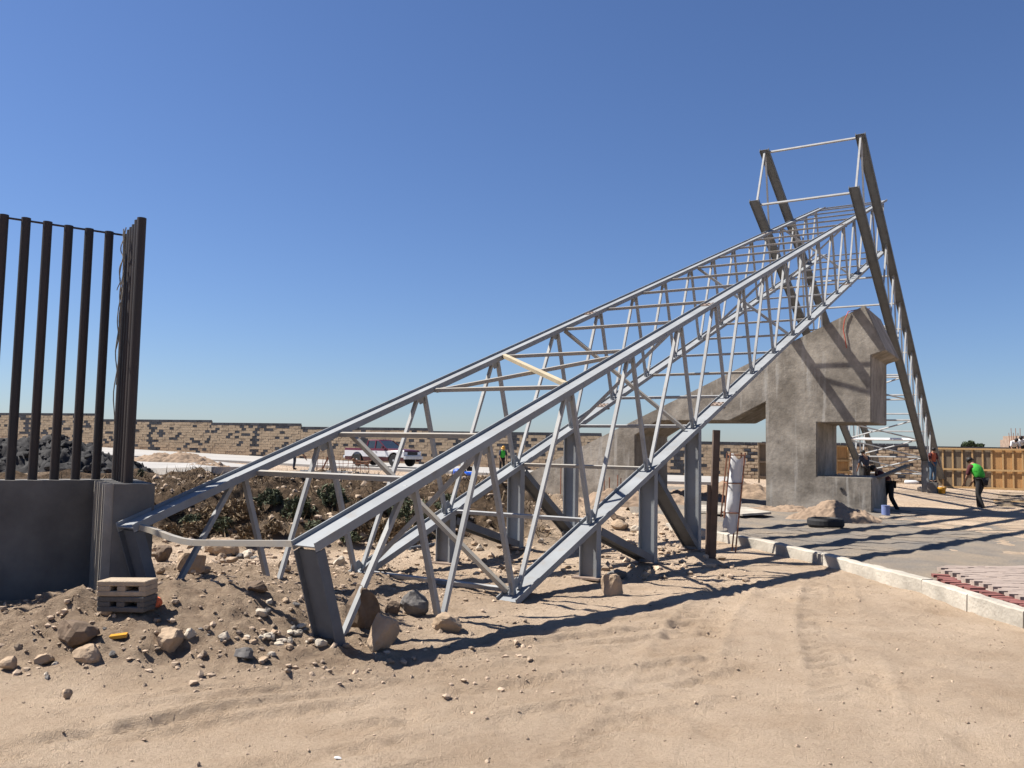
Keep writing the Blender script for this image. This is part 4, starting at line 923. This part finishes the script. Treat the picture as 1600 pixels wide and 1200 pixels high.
hollow(198, 953, 8.9, rad(-5), 'cinder', 'sandy hollow block on top of the grey one by the wall', .121)
p = G(241, 950); o = link('cloth_bundle', rockmesh(401, .13, .11, .12), MS['orange'], None, p+V3((0, 0, .04))); tag(o, 'crumpled orange rag beside the stacked hollow blocks', 'rag')
# steel post and wrapped rebar cage by the kerb
p = G(1112, 872); sp_ = thing('steel_post', p, 'rusty dark steel post driven into sand by the kerb', 'post')
d_ = proj(p)[2]; tp = at(1119.5, 672, d_)
build('pipe', MB().beam(p-V3((0, 0, .2)), tp, (1, 0, 0), .10, .09), 'post_rust', sp_); q = p+V3((-.075, -.0, 0)); build('angle', MB().beam(q-V3((0, 0, .2)), q+(tp-p)*.57, (1, 0, 0), .06, .06), 'post_rust', sp_)
b0 = at(1136, 852, d_-.2); t0 = at(1150, 709, d_-.2); cg = thing('rebar_cage', b0, 'narrow rusty rebar cage wrapped in white sheet by the kerb', 'rebar cage'); up = unit(t0-b0); r3 = V3((1, 0, 0)); f3 = V3((0, 1, 0)); hgt = np.linalg.norm(t0-b0)
for a_, b_ in ((-.11, -.1), (.11, -.1), (-.11, .1), (.11, .1)): build('rod', MB().tube([b0+r3*a_+f3*b_+up*(.42 if a_ < 0 else -.1), b0+r3*a_+f3*b_+up*(hgt+.02)], .012, 6), 'rebar', cg)
for s in (.5, .95, hgt-.02):
    q = [b0+r3*a_*.11+f3*b_*.1+up*s for a_, b_ in ((-1, -1), (1, -1), (1, 1), (-1, 1), (-1, -1))]; build('stirrup', MB().tube(q, .011, 6), 'rebar', cg)
mb = MB(); P = []; F_ = []; ns_, nc_ = 14, 10
for i in range(ns_):
    for j in range(nc_):
        a_ = -1.7+3.6*j/(nc_-1); rr2 = .085+.012*math.sin(j*2.3+i*.9)+.008*math.sin(i*1.7); s = .22+(hgt-.26)*i/(ns_-1)+(.05*math.sin(j*1.1) if i in (0, ns_-1) else 0)
        P.append(b0+r3*(math.sin(a_)*rr2*1.25+.03)-f3*(math.cos(a_)*rr2)+up*s)
for i in range(ns_-1):
    for j in range(nc_-1): F_.append((i*nc_+j, i*nc_+j+1, (i+1)*nc_+j+1, (i+1)*nc_+j))
build('wrapping_sheet', mb.add(P, F_), 'plastic_white', cg, smooth=True)
# pale board on the ground, stub rebars, helmet, blue things, frames
q = [gnd(u, v, .18) for u, v in ((1085, 788), (1165, 792), (1205, 800), (1160, 803), (1080, 797))]; tag(build('board', MB().prism(q, (0, 0, -.05)), 'kerb'), 'pale flat board lying on ground behind the steel post', 'board')
for i, (u, v, h) in enumerate(((944, 768, 28), (952, 770, 24), (965, 768, 26), (970, 769, 22), (975, 771, 14), (876, 770, 45))):
    p = at(u, v, 26); q = p+V3((0, 0, h/FPX*26)); p = V3((p[0], p[1], -.1)); tag(build('rebar_stub', MB().tube([p, q], .018, 6), 'rebar'), 'short rusty rebar stub before the sloping concrete leg', 'rebar', 'rebar stubs before the concrete leg')
p = gnd(1058, 785, .03); hm = MB().lathe([(.17, 0), (.15, .02), (.13, .06), (.10, .10), (.03, .13)], p, 16); tag(build('helmet', hm, 'yellow', smooth=True), 'yellow hard hat left on the ground behind the support columns', 'helmet')
p = at(716, 757, 36); p[2] = float(gz(p[0], p[1])); mb = MB().lathe([(.2, 0), (.24, .05), (.24, .42), (.18, .5), (.06, .52)], (0, 0, 0), 18); xf(mb, p); tag(build('barrel', mb, 'bright_blue'), 'bright blue plastic barrel beyond the green bush', 'barrel')
p = at(735, 757, 36); p[2] = float(gz(p[0], p[1])); mb = MB().lathe([(.05, -.3), (.2, -.26), (.2, .22), (.05, .26)], (0, 0, .2), 18, 'x'); xf(mb, p, .3); tag(build('barrel', mb, 'bright_blue'), 'blue plastic drum lying on its side beyond the bush', 'barrel')
p = at(686, 757, 38); p[2] = float(gz(p[0], p[1])); tag(build('board', MB().obox(p+V3((0, 0, .32)), (1, 0, 0), (0, 1, 0), (0, 0, 1), .3, .05, .35), 'lightblue'), 'pale blue board propped beyond the near top chord', 'board')
for u0, v0, u1, v1, lab in ((392, 741, 470, 745, 'long low steel ladder lying on the ground beyond the bank'), (480, 745, 640, 757, 'second steel ladder lying end to end with the first')):
    a_, b_ = G(u0, v0)+V3((0, 0, .06)), G(u1, v1)+V3((0, 0, .06)); e = unit(b_-a_); n_ = np.cross((0, 0, 1), e); fr_ = thing('ladder', a_, lab, 'steel ladder'); Lf = np.linalg.norm(b_-a_)
    for s in (0, 1.3): build('rail', MB().beam(a_+n_*s, b_+n_*s, (0, 0, 1), .10, .10), 'steel_shade', fr_)
    for i in range(6): s = Lf*(i+.5)/6; build('rung', MB().beam(a_+e*s+n_*.055, a_+e*s+n_*1.245, (0, 0, 1), .06, .06), 'bar', fr_)
p = at(520, 738, 44); rm_ = thing('rebar_mesh', p, 'rusty rebar mesh cage bristling near the bending blue worker', 'rebar mesh')
for i in range(13): a_ = p+V3((i*.22-.8, .1*(i % 3), 0)); build('rod', MB().tube([a_, a_+V3((.05*math.sin(i), 0, .75+.1*math.sin(i*2)))], .014, 5), 'rebar', rm_)
for z in (.2, .45): build('rod', MB().tube([p+V3((-.85, 0, z)), p+V3((1.9, .1, z+.02))], .012, 5), 'rebar', rm_)
a_, b_ = at(503, 735, 44), at(516, 708, 44); tag(build('prop', MB().beam(a_, b_, (0, 1, 0), .07, .07), 'rebar'), 'rust coloured prop leaning over the rebar mesh', 'prop')
# wheelbarrow like tool cart beside the dog omitted; leaning plank at the portal base and hose on its ridge
a_, b_ = at(1372, 747, 25.2), at(1419, 727, 27); tag(build('plank', MB().beam(a_, b_, (0, 0, 1), .05, .2), 'plank'), 'dark plank tilted up over the portal base', 'plank')
hp = [onfront(u, v)-hx*.035 for u, v in ((1351, 474), (1338, 480), (1326, 487), (1320, 500), (1318, 515), (1321, 530), (1323, 544))]
hp = [onfront(1351, 477)+hx*.9+V3((0, 0, .03)), onfront(1340, 482)+hx*.3+V3((0, 0, .03))]+hp[2:]
tag(build('hose', MB().tube(hp, .012, 7), 'red_hose', smooth=True), 'red hose draped over the ridge of the concrete portal', 'hose')
tag(build('pole', MB().tube([gnd(640, 857, .06), gnd(705, 846, .06)], .03, 8), 'steel_shade'), 'thin grey pole lying on sand between the truss supports', 'pole')
tag(build('yellow_tag', MB().obox(G(185, 1000)+V3((0, 0, .03)), unit((1, .3, .1)), unit((-.3, 1, 0)), unit((-.1, 0, 1)), .06, .04, .012), 'yellow'), 'small yellow wood offcut on the rubble slope', 'offcut')

p = G(527, 1187); lt = link('litter', rockmesh(777, .05, .035, .02, 2), MS['plastic_white'], None, p+V3((0, 0, .008))); tag(lt, 'crumpled pale wrapper lying on the open sand', 'litter')
# ------------------------------------------------------------------ pavers on the road
arc = [gnd(u, v, .12) for u, v in ((1500, 889), (1472, 898), (1488, 911), (1545, 927), (1600, 945), (1680, 975))]
pv = thing('paving', arc[2], 'fan of pale pink pavers edged with loose red bricks on the road', 'paving')
dens = []; 
for a_, b_ in zip(arc[1:-1], arc[2:]):
    k = max(2, int(np.linalg.norm(b_-a_)/.125)); dens += [(a_+(b_-a_)*i/k, unit(b_-a_)) for i in range(k)]
for p, e in dens:
    n_ = np.cross((0, 0, 1), e); a = random.uniform(-.2, .2); e2_ = e*math.cos(a)+n_*math.sin(a); n2_ = np.cross((0, 0, 1), e2_)
    build('paver_edge', MB().obox(p+V3((0, 0, random.uniform(-.01, .012)-.022))-n2_*random.uniform(-.02, .03), e2_, n2_, unit((random.uniform(-.08, .08), random.uniform(-.08, .08), 1)), .052, .10, .035), 'paver_red', pv)
pm0 = MB().obox((0, 0, 0), (1, 0, 0), (0, 1, 0), (0, 0, 1),   .0992, .0492, .03); meP = D.meshes.new('paver'); meP.from_pydata(pm0.v, [], pm0.f); meP.materials.append(MS['paver_pink'])
poly2 = [V3(p)[:2] for p in arc[1:]]
def inside(x, y):
    # beyond the edge arc, away from the viewer
    for (a_, b_) in zip(poly2[:-1], poly2[1:]):
        d_ = (b_-a_); 
        if d_[0]*(y-a_[1])-d_[1]*(x-a_[0]) < .12*np.linalg.norm(d_): return False
    return True
bed_ = [V3(p)+V3((0, 0, -.012)) for p in arc[1:]]+[gnd(1700, 880, .11), gnd(1500, 887, .11)]
build('bedding', MB().prism(bed_, (0, 0, -.06)), 'paver_pink', pv)
cnt = 0
for j in range(60):
    for i in range(40):
        x = 5.4+i*.2+(j % 2)*.1; y = 8.2+j*.1
        if cnt < 295 and inside(x, y) and y < 12.0:
            q = proj((x, y, .2))
            if q[0] > 1625: continue
            o = D.objects.new('paver', meP); COL.objects.link(o); o.parent = pv; o.location = Vector(V3((x, y, .128+random.uniform(-.004, .004)))-ROOT[pv.name]); o.rotation_euler = (random.uniform(-.015, .015), random.uniform(-.015, .015), random.uniform(-.02, .02)); cnt += 1

# ------------------------------------------------------------------ far things over the wall
def tree(u, v, d, w, h, label, seed):
    b = at(u, v, d); b[2] = 0; topz_ = at(u, v, d)[2]; rg = random.Random(seed); o = thing('tree', b, label, 'tree', None); rx = w/FPX*d/2
    tk = MB().tube([b, b+V3((.1, 0, topz_*.4)), b+V3((0, .1, topz_*.75))], [.25, .18, .08], 8)
    for i in range(6): a = rg.uniform(0, 6.28); tk.tube([b+V3((.05, 0, topz_*.45)), b+V3((math.cos(a)*rx*.7, math.sin(a)*rx*.7, topz_*.75))], [.09, .03], 6)
    build('trunk', tk, 'bark', o); lf = MB()
    cl = [(rg.uniform(-.7, .7)*rx, rg.uniform(-.6, .6)*rx, topz_*rg.uniform(.62, .9), rg.uniform(.25, .5)*rx) for _ in range(12)]
    for i in range(2200):
        c = rg.choice(cl); d1 = unit((rg.gauss(0, 1), rg.gauss(0, 1), rg.gauss(0, .8))); p = b+V3((c[0], c[1], c[2]))+d1*c[3]*rg.random()**.4
        a1 = unit((rg.gauss(0, 1), rg.gauss(0, 1), rg.gauss(0, 1))); a2 = unit(np.cross(a1, (rg.gauss(0, 1), rg.gauss(0, 1), rg.gauss(0, 1)))); L_ = rg.uniform(.1, .22)
        lf.add([p-a1*L_, p+a2*L_*.4, p+a1*L_, p-a2*L_*.4], [(0, 1, 2, 3)])
    f_ = build('crown', lf, 'darkleaf', o); f_['kind'] = 'stuff'
tree(1512, 689, 95, 24, 20, 'dark round tree rising beyond the wall above the formwork', 1)
tree(1530, 691, 100, 16, 14, 'smaller dark tree beside the round one beyond the wall', 2)
tree(1572, 689, 100, 22, 14, 'dark tree next to the old brick ruin beyond the wall', 3)
b = at(1600, 681, 90); zt = b[2]; ru = thing('ruin', (b[0], b[1], 0), 'ruined brown brick building with bare rods on its roof', 'building'); bb = V3((b[0], b[1], 0))
build('wall', MB().box(bb[0]-.5, bb[0]+4, bb[1], bb[1]+3, 0, zt).box(bb[0]-.7, bb[0]-.05, bb[1]+.4, bb[1]+3.2, 0, zt-.4), 'brick_far', ru)
for i in range(6): build('rod', MB().tube([bb+V3((-1.2+i*.22, .5, zt-1.2)), bb+V3((-1.3+i*.24, .5, zt+.3+.5*(i % 2)))], .03, 5), 'rebar', ru)
